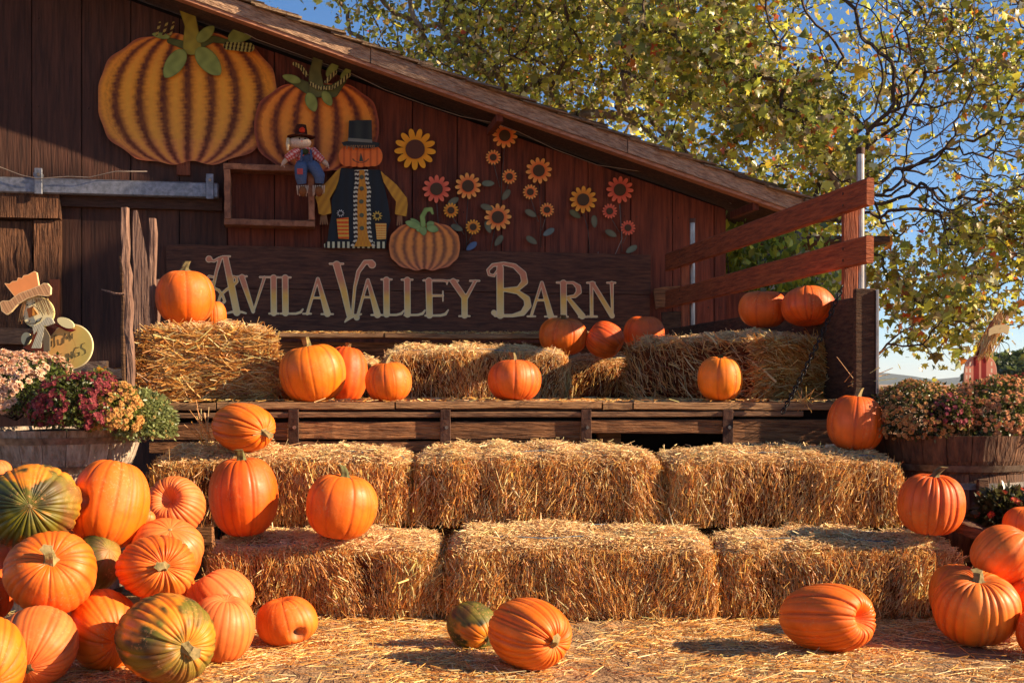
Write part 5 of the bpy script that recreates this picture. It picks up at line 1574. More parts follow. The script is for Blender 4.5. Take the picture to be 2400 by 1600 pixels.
def mum(label, c, rad, seed, c1, c2, br, nb, fol=(96, 108, 46), nf=2600, group="chrysanthemums in the barrel planters", cluster=0.0, front=True, alt=None):
    g = np.random.default_rng(seed)
    c = np.asarray(c, float); rad = np.asarray(rad, float)
    t = thing("chrysanthemum", label, "flowering plant", (c[0], c[1], c[2] - rad[2]*.4), group)
    def surf(n, k0, k1, front_bias=True):
        v = g.normal(0, 1, (n*3 + 30, 3)); v /= np.linalg.norm(v, axis=1)[:, None]
        v = v[v[:, 2] > -.45]
        if front_bias: v = v[(v[:, 1] < .45)]
        v = v[:n]
        w = 1 + .10*snoise(v*2, seed, 3, 2)
        return c + v*rad*w[:, None]*g.uniform(k0, k1, len(v))[:, None], v
    P_, v_ = surf(int(nf*1.8), .6, 1.04, False)
    fc = lin(fol)*g.uniform(.5, 1.5, len(P_))[:, None]
    leaf_cloud(P_, v_, .020, fc, seed, parent=t)
    # woody stems
    sm = MB()
    for i in range(14):
        q, _ = surf(1, .7, .85, False)
        V, Fs = tubev([c - Z_*rad[2]*.6, (c - Z_*rad[2]*.6)*.4 + q[0]*.6 + g.normal(0, .01, 3), q[0]], .003, 4); sm.add(V, Fs)
    sm.build("stems", M['bark_d'], t, kind='stuff')
    mesh = blossom_mesh("blossom", c1, c2, br, seed)
    mesh2 = blossom_mesh("blossom", *(alt or (tuple(v*.9 for v in c1), c2)), br*.85, seed + 1)
    P_, v_ = surf(nb, .94, 1.05)
    if cluster:
        keep = snoise(P_, seed + 4, 30, 1) > -cluster
        P_, v_ = P_[keep], v_[keep]
    o0 = origin_of(t)
    exV, exF, exC = [], [], []
    bV = np.array([v.co[:] for v in mesh.vertices]); bF = [tuple(f.vertices) for f in mesh.polygons]; bC = [tuple(d.color[:3]) for d in mesh.color_attributes['Col'].data]
    for i in range(len(P_)):
        nv = Vector(v_[i]) + Vector(g.normal(0, .30, 3)) + Vector((0, -.12, .15))
        qe = nv.to_track_quat('Z', 'Y').to_euler()
        o = bpy.data.objects.new("blossom", mesh if g.random() < .6 else mesh2)
        if i < 290:
            col.objects.link(o); o.parent = t; o.location = tuple(P_[i] - o0); o.rotation_euler = qe
            s_ = g.uniform(.75, 1.2); o.scale = (s_, s_, s_)
        else:
            bpy.data.objects.remove(o)
            Rq = np.array(qe.to_matrix())*g.uniform(.75, 1.2)
            n0 = len(exV); exV.extend(bV @ Rq.T + P_[i]); exF.extend([tuple(n0 + k_ for k_ in f_) for f_ in bF]); exC.extend(bC)
    if exV: mk("blossoms", exV, exF, M['petal'], t, cols=np.array(exC), kind='stuff')
    return t

mum("pale pink chrysanthemum mound filling the left of the left barrel", px(38, 925, 5.36), (.30, .28, .19), 61, (230, 190, 158), (186, 116, 70), .022, 520, cluster=.75, alt=((234, 196, 168), (196, 128, 66)))
mum("burgundy chrysanthemum in the middle of the left barrel", px(198, 960, 5.16), (.215, .20, .155), 62, (132, 46, 56), (170, 90, 84), .015, 620, fol=(90, 96, 44), cluster=1.0, alt=((150, 66, 76), (190, 104, 90)))
mum("amber yellow chrysanthemum between the burgundy one and the leafy one", px(270, 972, 5.12), (.115, .11, .13), 63, (220, 166, 96), (188, 122, 60), .016, 330, fol=(120, 124, 52), nf=1600)
mum("leafy green chrysanthemum in bud spilling over the right rim of the left barrel", px(340, 992, 5.25), (.125, .15, .135), 64, (176, 156, 90), (160, 100, 60), .008, 60, fol=(140, 146, 88), nf=2600)
mum("yellow flowering sprig rising behind the burgundy chrysanthemum", px(238, 915, 5.42), (.05, .06, .10), 65, (218, 160, 50), (196, 126, 40), .010, 40, fol=(136, 134, 56), nf=260)
mum("tawny gold chrysanthemum mound over the left half of the right barrel", px(2150, 985, 5.78), (.24, .26, .19), 66, (200, 148, 92), (150, 98, 52), .0125, 640, fol=(84, 84, 40), nf=3000, cluster=1.1, alt=((176, 112, 76), (140, 84, 50)))
mum("peach chrysanthemum mound over the right half of the right barrel", px(2330, 985, 5.78), (.27, .27, .195), 67, (220, 158, 110), (186, 118, 70), .0135, 700, fol=(92, 96, 46), nf=3200, cluster=1.1)
mum("small pink-purple chrysanthemum between the tawny and peach mounds", px(2225, 975, 5.58), (.10, .08, .10), 68, (160, 66, 84), (190, 110, 110), .013, 80, fol=(80, 76, 40), nf=700)
mum("dark red chrysanthemum at the far right edge of the right barrel", px(2395, 935, 5.95), (.12, .12, .12), 69, (150, 54, 52), (180, 90, 70), .013, 100, fol=(84, 80, 40), nf=900)

# potted plant, yellow post and orange blocks at the far right
pp = thing("potted_plant", "dark leafy potted plant with a few red blooms by the right barrel", "potted plant", (px(2365, 0, 5.35)[0], 5.35, .1))
V, Fs = latheV([(.10, .1), (.13, .32), (.14, .32), (.14, .34), (.115, .34), (.11, .3)], (pp.location[0], 5.35, 0), 24)
mk("pot", V, Fs, M['pot'], pp, smooth=False)
g_ = np.random.default_rng(5)
v = g_.normal(0, 1, (1600, 3)); v /= np.linalg.norm(v, axis=1)[:, None]; v[:, 2] = abs(v[:, 2])
leaf_cloud(np.array([pp.location[0], 5.35, .34]) + v*np.array([.17, .16, .20])*g_.uniform(.5, 1, 1600)[:, None], v, .04, lin((70, 68, 36))*g_.uniform(.5, 1.4, 1600)[:, None], 5, parent=pp)
bm = blossom_mesh("bloom", (178, 50, 44), (206, 120, 60), .02, 9)
for i in range(26):
    vv = g_.normal(0, 1, 3); vv /= np.linalg.norm(vv); vv[2] = abs(vv[2]); vv[1] = -abs(vv[1])
    o = bpy.data.objects.new("bloom", bm); col.objects.link(o); o.parent = pp
    o.location = tuple(np.array([0, 0, .24]) + vv*np.array([.17, .16, .20])); o.rotation_euler = Vector(vv).to_track_quat('Z', 'Y').to_euler()
box("pot_stand", (pp.location[0], 5.35, .05), (.3, .3, .1), M['sidew'], pp)
yp = thing("yellow_post", "yellow painted wooden post with drilled holes at the right edge", "post", (px(2377, 0, 6.2)[0], 6.2, 0))
box("post", px(2377, 0, 6.2)*np.array([1, 1, 0]) + Z_*.34, (.055, .05, .68), M['yellow'], yp)
box("trim", px(2390, 0, 6.17)*np.array([1, 1, 0]) + Z_*.34, (.02, .05, .685), M['shedwall'], yp)
for z in (.60, .66):
    V, Fs = tubev([np.array([yp.location[0], 6.174, z]), np.array([yp.location[0], 6.17, z])], .006, 8); mk("hole", V, Fs, M['dark'], yp)
for i, (x_, y_, lb) in enumerate(((2306, 1166, "upper small orange wooden block fixed beside the right barrel"), (2306, 1217, "lower small orange wooden block beside the right barrel"))):
    tb = box("orange_block", px(x_, y_, 5.50), (.062, .03, .06), M['tagor'], None, bev=.006); tag(tb, lb, "block", "small orange blocks by the right barrel")
pst = tag(beam("wood_post", (px(2306, 0, 5.53)[0], 5.545, 0), (px(2306, 0, 5.53)[0], 5.545, .56), .03, .05, M['sidew'], up=X_), "thin dark wooden post that carries the orange blocks", "post")
tag(beam("dark_plank", px(2225, 1225, 5.3), px(2310, 1255, 5.2), .1, .05, M['sidew'], seg=4, jit=.004), "dark plank lying between the right step bale and the right heap", "plank")

# ------------------------------------------------------------------ autumn greetings scarecrow sign (left)
SG = thing("greeting_sign", "wooden scarecrow garden sign with crooked hat reading Autumn Greetings in the left planter", "sign", px(140, 900, 5.66))
def gmap(x, y, off):
    D = 5.66 - np.asarray(off)
    x = np.asarray(x, float); y = np.asarray(y, float)
    return np.stack([(x - 1200)*5.66/F, np.full(x.shape, 1.0)*D, H + (HY - y)*5.66/F], -1)
def T(pts): return [(p_[0]*.1913, 600 + p_[1]*.1913) for p_ in pts]
def gpart(name, f_, bb, off, cf, th=.012, step=1.0):
    return cutout(name, f_, bb, step, gmap, off, th, M['paint'], SG, cf)
def gpoly(name, pts, off, cf, th=.012, step=1.0, rnd=.6):
    P_ = T(pts)
    return gpart(name, lambda x, y: poly_sd(x, y, P_) - rnd, (min(p[0] for p in P_) - 3, min(p[1] for p in P_) - 3, max(p[0] for p in P_) + 3, max(p[1] for p in P_) + 3), off, cf, th, step)
def gstroke(name, pts, w, off, cf, th=.004, step=.7):
    P_ = T(pts); w = (np.array(w)*.1913).tolist() if not np.isscalar(w) else w*.1913
    mw = w if np.isscalar(w) else max(w)
    return gpart(name, lambda x, y: stroke_sd(x, y, P_, w), (min(p[0] for p in P_) - mw - 1, min(p[1] for p in P_) - mw - 1, max(p[0] for p in P_) + mw + 1, max(p[1] for p in P_) + mw + 1), off, cf, th, step)
bc_ = T([(872, 1110)])[0]
def bodyf(x, y): return ell_sd(x, y, bc_, 52, 54, .6)
def bodyc(x, y, s):
    c = mixc((226, 166, 92), (200, 172, 92), (x - bc_[0])/50 + .4)
    ed = np.clip((s + 2.2)/1.2, 0, 1)[:, None]
    cr = np.exp(-((x - (172 + 8*np.sin((y - 790)*.05)))/.9)**2)[:, None]*.5
    return (c*(1-ed) + lin((238, 214, 160))*ed)*(1-cr) + lin((150, 110, 60))*cr
gpart("pumpkin_body", bodyf, (bc_[0]-60, bc_[1]-60, bc_[0]+60, bc_[1]+60), .0, bodyc, .014, 1.1)
gpoly("coat", [(300, 1120), (430, 900), (600, 860), (700, 900), (600, 1020), (560, 1180), (480, 1200)], .004, flat((98, 44, 32)), .016)
gpoly("collar", [(680, 835), (730, 850), (870, 890), (940, 905), (900, 925), (830, 915)], .0155, flat((122, 34, 28)), .006)
for (c_, a_, b_, an_) in (((835, 822), 21, 10.5, .45), ((352, 1015), 15, 11, 1.7)):
    q = T([c_])[0]
    gpart("hand", lambda x, y, q=q, a_=a_, b_=b_, an_=an_: ell_sd(x, y, q, a_, b_, an_), (q[0]-24, q[1]-24, q[0]+24, q[1]+24), .022, flat((226, 212, 158)), .012)
gpoly("dark_hand_patch", [(330, 1120), (370, 1010), (440, 960), (430, 1010)], .036, flat((92, 78, 56)), .004)  # flat dark patch over the figure's lower hand
fc_ = T([(498, 695)])[0]
def facec(x, y, s):
    ed = np.clip((s + 3)/2, 0, 1)
    return mixc((236, 220, 170), (214, 196, 130), ed)
gpart("face", lambda x, y: ell_sd(x, y, fc_, 38.5, 36.5, .3), (fc_[0]-44, fc_[1]-44, fc_[0]+44, fc_[1]+44), .024, facec, .014)
g_ = np.random.default_rng(12)
for i in range(16):
    x0_ = 330 + i*9 if i < 5 else 470 + (i-5)*17
    y0_ = 570 - (i > 4)*40
    ex = x0_ - 60 + g_.uniform(-10, 10) if i < 5 else x0_ + 60 + g_.uniform(0, 40)
    gstroke("hair", [(x0_, y0_), ((x0_+ex)/2, y0_ + 90), (ex, y0_ + (250 if i < 5 else 180) + g_.uniform(-20, 20))], [9, 8, 4], .040 + .001*i, flat((206, 168, 104) if i % 2 else (160, 108, 66)), .003)
gpoly("nose", [(380, 655), (448, 622), (440, 740), (400, 755)], .0385, flat((124, 70, 34)), .006)
gpoly("nose", [(448, 640), (502, 715), (445, 735)], .0388, flat((222, 146, 62)), .006)
gstroke("smile", [(330, 765), (345, 812), (400, 832), (470, 828), (530, 800), (556, 755)], 7, .0385, flat((74, 56, 40)))
for (a_, b_) in (((395, 820), (408, 790)), ((480, 830), (490, 795)), ((340, 740), (330, 780))):
    gstroke("stitch", [a_, b_], 5, .0385, flat((74, 56, 40)))
for c_ in ((375, 605), (460, 580)):
    gstroke("eye", [c_, (c_[0]+3, c_[1]+2)], 16, .0385, flat((40, 28, 24)))
gstroke("brow_twig", [(460, 540), (455, 600), (500, 640), (570, 700), (585, 740)], 6, .058, flat((62, 52, 40)))
gpoly("hat_crown", [(105, 345), (165, 350), (200, 320), (255, 315), (270, 275), (315, 285), (335, 250), (390, 240), (460, 200), (490, 215), (520, 390), (230, 505)], .030,
      lambda x, y, s: mixc((238, 150, 88), (246, 196, 140), (s + 1.6)/1.0), .014)
brim = [(70, 580), (100, 560), (180, 560), (300, 470), (440, 420), (560, 370), (600, 345), (640, 350), (680, 400), (675, 480), (640, 500), (520, 490), (400, 530), (280, 600), (200, 690), (150, 725), (90, 680)]
def brimc(x, y, s):
    u_ = (x*.88 - (y-600)*.47)
    st = (np.abs((u_/5.6) % 1 - .5) > .42)[:, None]
    c = mixc((214, 164, 116), (190, 140, 96), .5 + .5*np.sin(u_*.5))
    c = np.where(st, lin((140, 96, 72)), c)
    return np.where((s > -1.3)[:, None], lin((236, 200, 148)), c)
gpoly("hat_brim", brim, .046, brimc, .016)
def scarfc(x, y, s):
    st = (np.floor((x*.9 + y*.3)/1.7) % 2 < 1)[:, None]
    return np.where(st, lin((214, 204, 176)), lin((132, 124, 106)))
gpoly("scarf", [(560, 830), (640, 760), (690, 770), (725, 830), (640, 860), (590, 850), (600, 900), (560, 1130), (450, 1130), (520, 960), (540, 870), (480, 960), (465, 880)], .052, scarfc, .01)
gpoly("scarf", [(600, 880), (640, 940), (665, 990), (665, 1160), (600, 1175), (590, 1000)], .050, lambda x, y, s: mixc((124, 108, 84), (96, 84, 66), .5 + .5*np.sin(x*3)), .01)
inkc = flat((82, 66, 44))
for nm, st in (("letter", [[(545, 1165), (572, 1075), (602, 1150)], [(556, 1128), (592, 1122)]]), ("letter", [[(615, 1045), (620, 1105), (650, 1105), (655, 1035)]]),
               ("letter", [[(660, 985), (705, 968)], [(684, 978), (692, 1095), (676, 1118)]]),
               ("letter", [[(727, 1020), (735, 1080), (775, 1082), (785, 1000)]]), ("letter", [[(800, 1065), (808, 945), (842, 1015), (866, 935), (878, 1035)]]),
               ("letter", [[(868, 1010), (866, 962), (902, 1012), (904, 948)]]),
               ("letter", [[(470, 1300), (450, 1320), (455, 1370), (490, 1370)]]), ("letter", [[(520, 1370), (515, 1290), (550, 1300), (520, 1330), (560, 1360)]]),
               ("letter", [[(600, 1260), (580, 1270), (590, 1340), (620, 1330)], [(585, 1300), (610, 1295)]]), ("letter", [[(660, 1240), (635, 1250), (645, 1325), (680, 1310)], [(640, 1285), (668, 1278)]]),
               ("letter", [[(695, 1232), (775, 1192)], [(735, 1212), (790, 1335)]]), ("letter", [[(828, 1195), (842, 1288)]]),
               ("letter", [[(862, 1275), (850, 1190), (908, 1250), (895, 1168)]]), ("letter", [[(985, 1118), (940, 1120), (918, 1180), (940, 1232), (988, 1215), (990, 1178), (955, 1186)]]),
               ("letter", [[(1055, 1066), (1018, 1076), (1014, 1118), (1062, 1150), (1068, 1186), (1032, 1208)]])):
    P_ = [T(s_) for s_ in st]
    allp = [p for s_ in P_ for p in s_]
    gpart(nm, lambda x, y, P_=P_: np.minimum.reduce([stroke_sd(x, y, s_, 1.0) for s_ in P_]), (min(p[0] for p in allp) - 2, min(p[1] for p in allp) - 2, max(p[0] for p in allp) + 2, max(p[1] for p in allp) + 2), .0145, inkc, .001, .5)
beam("sign_stake", gmap(150, 840, -.006), gmap(150, 1000, -.006), .012, .03, M['sidew'], SG, up=X_)

# small pumpkin sign with raffia in the right planter
RS = thing("pumpkin_garden_sign", "pink striped wooden pumpkin sign with straw bow on a curved stem in the right planter", "sign", px(2297, 940, 5.95))
def rmap(x, y, off):
    D = 5.95 - np.asarray(off)
    x = np.asarray(x, float); y = np.asarray(y, float)
    return np.stack([(x - 1200)*5.95/F, np.full(x.shape, 1.0)*D, H + (HY - y)*5.95/F], -1)
def rsf(x, y): return (((np.abs(x - 2296)/38)**3 + (np.abs(y - 888)/55)**3)**(1/3) - 1)*38
def rsc(x, y, s):
    q = (x - 2296)/38
    red = (np.abs(q + .28) < .17) | (np.abs(q - .18) < .15)
    c = np.where(red[:, None], lin((150, 40, 34)), lin((224, 138, 108)))
    wt = (np.abs(np.abs(q) - .66) < .05) | (np.abs(q + .86) < .03)
    c = np.where((wt & (np.sin(y*.4) > -.3))[:, None], lin((240, 216, 180)), c)
    return np.where((s > -1.6)[:, None], lin((236, 176, 140)), c)
cutout("pumpkin_panel", rsf, (2254, 830, 2340, 945), 1.2, rmap, 0, .016, M['paint'], RS, rsc)
cutout("stem", lambda x, y: stroke_sd(x, y, [(2297, 838), (2302, 810), (2318, 775), (2340, 742)], [22, 20, 16, 14]), (2280, 725, 2360, 850), 1.2, rmap, -.004, .014, M['paint'], RS, flat((104, 52, 36)))
cutout("bow", lambda x, y: poly_sd(x, y, [(2308, 772), (2322, 764), (2346, 762), (2353, 768), (2350, 784), (2342, 780), (2318, 782), (2306, 788)]) - .8, (2298, 755, 2362, 796), 1.2, rmap, .05, .012, M['paint'], RS, flat((206, 180, 130)))
g_ = np.random.default_rng(4)
n_ = 150
tt = g_.random(n_)
cxp = 2330 - 28*tt + g_.normal(0, 4 + 8*tt, n_); cyp = 782 + 44*tt + g_.normal(0, 4, n_)
Pp = np.stack([(cxp-1200)*5.93/F, np.full(n_, 5.92) + g_.normal(0, .008, n_), H + (HY - cyp)*5.93/F], 1)
V, Fq, cc = straw_mesh(Pp, np.stack([-.35 + g_.normal(0, .25, n_), g_.normal(0, .1, n_), -np.ones(n_)], 1), np.tile([0, -1., 0], (n_, 1)), g_.uniform(.05, .11, n_), np.full(n_, .0035), tints(n_, g_)*.95)
mk("raffia", V, Fq, M['straw'], RS, cols=cc, kind='stuff')
Pp = np.stack([(2338 + g_.normal(0, 5, 50) - 1200)*5.93/F, np.full(50, 5.925), H + (HY - (748 + g_.normal(0, 8, 50)))*5.93/F], 1)
V, Fq, cc = straw_mesh(Pp, np.stack([.3 + g_.normal(0, .4, 50), g_.normal(0, .1, 50), np.ones(50)], 1), np.tile([0, -1., 0], (50, 1)), g_.uniform(.03, .06, 50), np.full(50, .0035), tints(50, g_))
mk("raffia", V, Fq, M['straw'], RS, cols=cc, kind='stuff')
beam("sign_stake", rmap(2296, 930, -.008), rmap(2296, 1010, -.008), .012, .03, M['sidew'], RS, up=X_)

# ------------------------------------------------------------------ trees
LOBS = np.array([(0, 0), (.55, .12), (.36, .62), (.0, 1.0), (-.36, .62), (-.55, .12)])
LOBF = np.array([(0, 0), (.28, .08), (.62, .02), (.42, .26), (.62, .62), (.26, .55), (.0, 1.0), (-.26, .55), (-.62, .62), (-.42, .26), (-.62, .02), (-.28, .08)]) * np.array([.95, 1.0])
def lobed(P_, size, cols, seed, name, parent, kind='stuff', simple=False):
    g = np.random.default_rng(seed)
    LOB = LOBS if simple else LOBF
    n = len(P_)
    N_ = g.normal(0, 1, (n, 3)); N_[:, 1] -= .9; N_[:, 2] += .35; N_[:, 0] += .25
    N_ /= np.linalg.norm(N_, axis=1)[:, None]
    D_ = g.normal(0, .8, (n, 3)); D_[:, 2] -= .8
    D_ -= N_*np.sum(D_*N_, 1)[:, None]; D_ /= np.linalg.norm(D_, axis=1)[:, None]
    S_ = np.cross(D_, N_)
    sz = size*g.gamma(6, 1/6, n)
    fold = g.uniform(-.05, .45, n)
    curl = g.uniform(-.1, .45, n)
    X = LOB[:, 0][None, :, None]; Y = LOB[:, 1][None, :, None]
    Zc = (np.abs(LOB[:, 0])[None, :]*fold[:, None] - (LOB[:, 1]**2)[None, :]*curl[:, None])[:, :, None]
    V = P_[:, None, :] + (S_[:, None, :]*X + D_[:, None, :]*Y + N_[:, None, :]*Zc)*sz[:, None, None]
    m_ = len(LOB)
    i0 = (np.arange(n)*m_)[:, None]
    tri = np.array([(0, 1, 2), (0, 2, 3), (0, 3, 4), (0, 4, 5)]) if simple else np.array([(0, 1, 3), (1, 2, 3), (0, 3, 5), (3, 4, 5), (0, 5, 7), (5, 6, 7), (0, 7, 9), (7, 8, 9), (0, 9, 11), (9, 10, 11)])
    Fq = (i0[:, :, None] + tri[None]).reshape(-1, 3)
    return mk(name, V.reshape(-1, 3), Fq, M['leaf'], parent, cols=np.repeat(cols, m_, 0), kind=kind)

LC = np.array([lin(c) for c in ((142, 146, 58), (120, 128, 52), (168, 160, 62), (104, 110, 48), (190, 176, 60), (150, 130, 70), (190, 168, 120), (206, 172, 56), (196, 112, 46), (170, 74, 36))])
def leafcols(n, g, w):
    w = np.asarray(w, float); w /= w.sum()
    return np.clip(LC[g.choice(len(LC), n, p=w)]*np.exp(g.normal(.26, .46, n))[:, None], 0, .75)

def tree(name, label, root, nodesP, trunk_top, leafn, lsize, seed, weights, leafdens=None, r0=.006, spread=.28, barkm='bark_d', group=None, pw_=.42, simple=False):
    g = np.random.default_rng(seed)
    t = thing(name, label, "tree", root, group)
    root = np.asarray(root, float)
    nodes_ = [root, root + (trunk_top - root)*.5 + g.normal(0, .1, 3)*np.array([1, 1, 0]), np.asarray(trunk_top, float)]
    par = [-1, 0, 1]; pl = [0, 1, 2.]
    order = np.argsort(np.linalg.norm(nodesP - trunk_top, axis=1))
    arr = np.zeros((len(nodesP) + 3, 3)); arr[:3] = nodes_; pla = np.zeros(len(arr)); pla[:3] = [0, .3, .6]
    m_ = 3
    for oi_ in order:
        p_ = nodesP[oi_]
        d = np.linalg.norm(arr[2:m_] - p_, axis=1) + .12*pla[2:m_]
        # discourage joining to something farther out
        k_ = int(np.argmin(d)) + 2
        arr[m_] = p_; par.append(k_); pla[m_] = pla[k_] + np.linalg.norm(arr[k_] - p_); m_ += 1
    n = m_
    cnt = np.ones(n)
    for i in range(n - 1, 0, -1): cnt[par[i]] += cnt[i]
    rad = r0*cnt**pw_
    thick = MB(); thin = MB()
    for i in range(1, n):
        a_, b_ = arr[par[i]], arr[i]
        gp = par[par[i]] if par[par[i]] >= 0 else par[i]
        dirp = a_ - arr[gp] if gp != par[i] else b_ - a_
        L_ = np.linalg.norm(b_ - a_)
        dirp = dirp/(np.linalg.norm(dirp) + 1e-9)*L_
        mid = (a_ + b_)/2 + (dirp - (b_-a_))*.14 + g.normal(0, .05, 3)*L_
        m2 = a_*.25 + mid*.5 + b_*.25 + g.normal(0, .03, 3)*L_
        ra_ = min(rad[par[i]], rad[i]*1.25)
        V, Fs = tubev([a_, m2, (mid + b_)/2, b_], [ra_, (ra_+rad[i])/2, rad[i], rad[i]], 7 if rad[i] > .03 else 4, cap=False)
        (thick if rad[i] > .035 else thin).add(V, Fs)
    if thick.V: thick.build("trunk", M['bark'], t, smooth=True)
    thin.build("branches", M[barkm], t, kind='stuff')
    # leaves around the nodes
    tips = np.arange(3, n)
    if leafdens is not None:
        w = leafdens(arr[tips]); w = w/w.sum()
    else: w = None
    pick = g.choice(tips, leafn, p=w)
    P_ = arr[pick] + g.normal(0, spread, (leafn, 3))*np.array([1, 1, .9])
    lobed(P_, lsize, leafcols(leafn, g, weights), seed, "crown", t, simple=simple)
    return t

def blobs(specs, n, seed, holes=0.0, hs=1.2):
    g = np.random.default_rng(seed)
    tot = sum(s_[2] for s_ in specs); out = []
    for (c, r, w) in specs:
        k_ = int(n*w/tot*1.8)
        v_ = g.normal(0, 1, (k_, 3)); v_ /= np.linalg.norm(v_, axis=1)[:, None]
        v_ = v_*g.uniform(0, 1, k_)[:, None]**(1/2.6)
        P_ = np.array(c) + v_*np.array(r)
        P_ = P_[snoise(P_, seed + 7, hs, 2) > holes - .45]
        out.append(P_[:int(n*w/tot)])
    return np.concatenate(out)

# tree behind the barn roof (farther, finer leaves)
nb = blobs([((-2.6, 20.5, 8.2), (3.0, 2.5, 3.2), 1.1), ((.6, 20, 7.6), (3.2, 2.8, 3.8), 1.5), ((3.6, 19.5, 5.8), (3.2, 2.6, 3.6), 1.3), ((-5.4, 21, 10), (2.5, 2, 2.4), .3)], 2000, 71, .38)
tree("leafy_tree", "tall olive-leaved tree rising behind the barn roof in the middle", (.5, 20.5, 0), nb, np.array([.5, 20.5, 4.0]), 44000, .066, 72,
     (5, 4, 4, 3, 2.5, 3.4, 3.4, .8, .35, .15), spread=.26, r0=.0055, simple=True)
# pale trunks seen through it
nb2 = blobs([((1.5, 22, 8.5), (2.2, 1.5, 3.5), 1)], 160, 75, .0)
tree("pale_trunked_tree", "slender pale-barked tree standing farther back behind the olive-leaved one", (1.6, 22.5, 0), nb2, np.array([1.4, 22.3, 6.0]), 4500, .12, 76, (4, 5, 3, 3, 2, 2, 2, .5, .3, .1), spread=.45, r0=.012, barkm='bark')
# sycamore at the right, nearer, big leaves, thinning towards the right
na = blobs([((3.3, 14.0, 5.2), (2.3, 1.8, 3.0), 1.6), ((4.4, 13.6, 3.2), (2.2, 1.6, 2.4), 1.15), ((2.6, 13.6, 6.6), (2.4, 1.6, 1.8), .7), ((5.8, 13.6, 4.6), (1.9, 1.4, 3.3), .62), ((4.9, 13.4, 2.3), (1.3, 1.0, 1.3), .5)], 2100, 81, .36, 1.6)
na = na[na[:, 2] > 1.25]
def dens(P_):
    r = P_[:, 0]/P_[:, 1]
    return np.clip(1.25 - np.clip((r - .25)/.12, 0, 1)*1.0, .14, 1.2)*(snoise(P_, 5, 1.8, 2) > -.35 + .65*np.clip((r - .25)/.09, 0, 1))
tree("sycamore_tree", "autumn sycamore with yellowing lobed leaves and bare outer twigs at the right", (3.0, 14.4, 0), na, np.array([3.1, 14.3, 2.9]), 23000, .070, 82,
     (5, 4, 3.5, 3, 3.4, 3.2, 4.2, 1.8, .9, .45), leafdens=dens, spread=.17, r0=.0030, pw_=.40)
nw = blobs([((6.2, 13.8, 5.0), (1.8, 1.2, 3.4), 1), ((6.0, 13.4, 2.6), (1.4, 1.0, 1.3), .5)], 900, 91, .0)
tree("bare_twig_tree", "nearly bare tree with fine dark twigs against the sky at the right edge", (7.6, 14.6, 0), nw, np.array([7.3, 14.2, 3.2]), 1800, .07, 92, (3, 2, 3, 2, 3, 3, 2, 2, 1, .5), spread=.22, r0=.0036, pw_=.38)
# unseen tree added at the right, its crown shaped to shade the barn wall
ns_ = blobs([((13.2, 8.6, 7.5), (2.6, 2.3, 2.35), 1.0), ((16.0, 7.8, 9.4), (2.4, 2.2, 2.2), .8), ((11.0, 9.6, 6.8), (1.6, 1.5, 1.5), .4), ((18.2, 6.9, 11.2), (1.7, 1.8, 1.6), .45)], 700, 95, -.2)
tree("added_shade_tree", "unseen broad dense tree added off to the right to shade the barn wall", (14, 8.6, 0), ns_, np.array([14, 8.5, 5.0]), 26000, .20, 96, (5, 6, 3, 4, 1, 1, 1, .5, .1, .1), spread=.35, r0=.009, simple=True)

# climbing vine at the barn corner
vn = thing("climbing_vine", "green trumpet vine hanging behind the railing at the barn corner", "vine", (2.2, 10.6, .9))
g_ = np.random.default_rng(33)
cents = [px(x_, y_, 10.6 + g_.uniform(-.3, .6)) for (x_, y_) in ((1668, 640), (1700, 600), (1735, 590), (1760, 640), (1700, 680), (1735, 720), (1690, 735), (1780, 565), (1830, 555), (1800, 690), (1650, 700), (1850, 690), (1700, 560), (1655, 575), (1900, 680), (1930, 660), (1880, 720), (1930, 600))]
Pv = np.concatenate([c_ + g_.normal(0, .13, (170, 3)) for c_ in cents])
leaf_cloud(Pv, g_.normal(0, .4, (len(Pv), 3)), .085, LC[g_.choice([0, 1, 2, 3, 4], len(Pv))]*g_.uniform(.8, 1.9, len(Pv))[:, None]*np.array([.9, 1.05, .9]), 34, parent=vn, droop=1.2)
sm = MB()
for c_ in cents:
    V, Fs = tubev([np.array([2.1, 10.7, .3]), np.array([2.1, 10.7, .3])*.35 + np.array(c_)*.65 + g_.normal(0, .08, 3), c_], [.012, .008, .003], 5); sm.add(V, Fs)
sm.build("stem", M['bark_d'], vn)
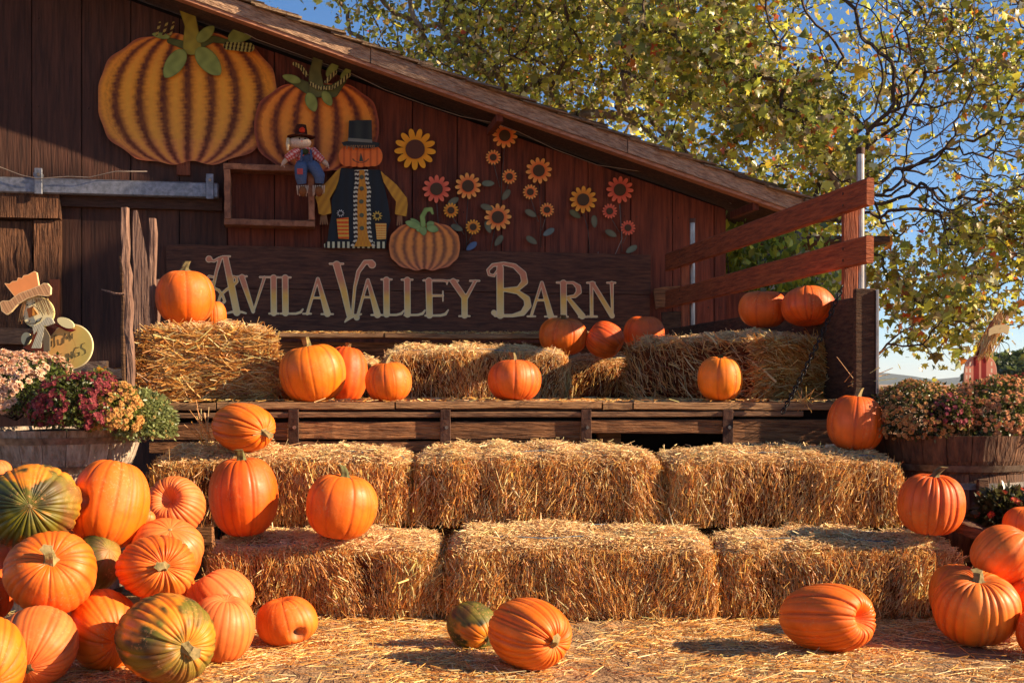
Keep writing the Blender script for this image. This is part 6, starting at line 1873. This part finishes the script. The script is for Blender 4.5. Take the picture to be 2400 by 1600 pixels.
# shed and downspout behind
sh = thing("shed", "cream walled lean-to with brown downspout behind the railing", "shed", (3.0, 11.8, 0))
box("wall", (2.85, 12.2, 1.18), (1.5, .12, 2.36), M['shedwall'], sh)
box("roof", (2.85, 12.3, 2.44), (1.8, .9, .06), M['sidew'], sh)
sx_ = px(1868, 0, 11.6)[0]
V, Fs = tubev([px(1868, 505, 11.6), px(1868, 545, 11.6), px(1868, 572, 11.6), px(1858, 588, 11.6), px(1838, 596, 11.6), px(1790, 610, 11.8)], .048, 12); mk("downspout", V, Fs, M['spout'], sh, smooth=False)
for i in range(7):
    V, Fs = tubev([px(1868 - i*2.2, 566 + i*3.6, 11.6), px(1867.5 - i*2.4, 567.6 + i*3.6, 11.6)], .053, 12); mk("elbow_ring", V, Fs, M['spout'], sh)
dk = box("dark_board_stack", px(1700, 740, 10.2) - Z_*.35, (1.1, .1, 1.1), M['barn_z'], None, bev=.01)
tag(dk, "dark red boards leaning behind the vine at the barn corner", "boards")

# far tree line at the right edge
g_ = np.random.default_rng(55)
for i, (x_, D, w_, h_, lb) in enumerate(((2385, 90, 7, 3.3, "low dark green far tree at the right edge below the hills"), (2330, 110, 5, 3.0, "round dark green far bush beside the far tree, left of it"))):
    c_ = px(x_, 900, D); c_[2] = 0
    t = thing("far_tree", lb, "tree", c_, "far trees below the hills")
    n = 5000
    v_ = g_.normal(0, 1, (n, 3)); v_ /= np.linalg.norm(v_, axis=1)[:, None]
    P_ = c_ + np.array([0, 0, h_*.5]) + v_*np.array([w_/2, w_/2, h_*.5])*(1 + .12*snoise(v_*3, i, 2, 2))[:, None]*g_.uniform(.8, 1, n)[:, None]
    lobed(P_, .35, lin((86, 98, 48))*g_.uniform(.6, 1.3, n)[:, None], 56 + i, "crown", t)
    tube("trunk", [c_, c_ + Z_*h_*.5], .15, M['bark_d'], t, n=6)

# ------------------------------------------------------------------ haze
hm = bpy.data.materials.new("haze"); hm.use_nodes = True
hn = hm.node_tree; hn.nodes.clear()
hvn = hn.nodes.new("ShaderNodeVolumePrincipled"); hvn.inputs['Density'].default_value = .00011; hvn.inputs['Color'].default_value = (.86, .92, 1, 1)
hon = hn.nodes.new("ShaderNodeOutputMaterial"); hn.links.new(hvn.outputs[0], hon.inputs['Volume'])
V, Fs = boxv((0, 1500, 65), X_, Y_, Z_, 12400, 15400, 142)
hz = mk("haze", V, Fs, hm, loc=(0, 1500, -6)); hz['kind'] = 'stuff'; hz['label'] = "thin blue autumn haze over the valley"; hz['category'] = "haze"
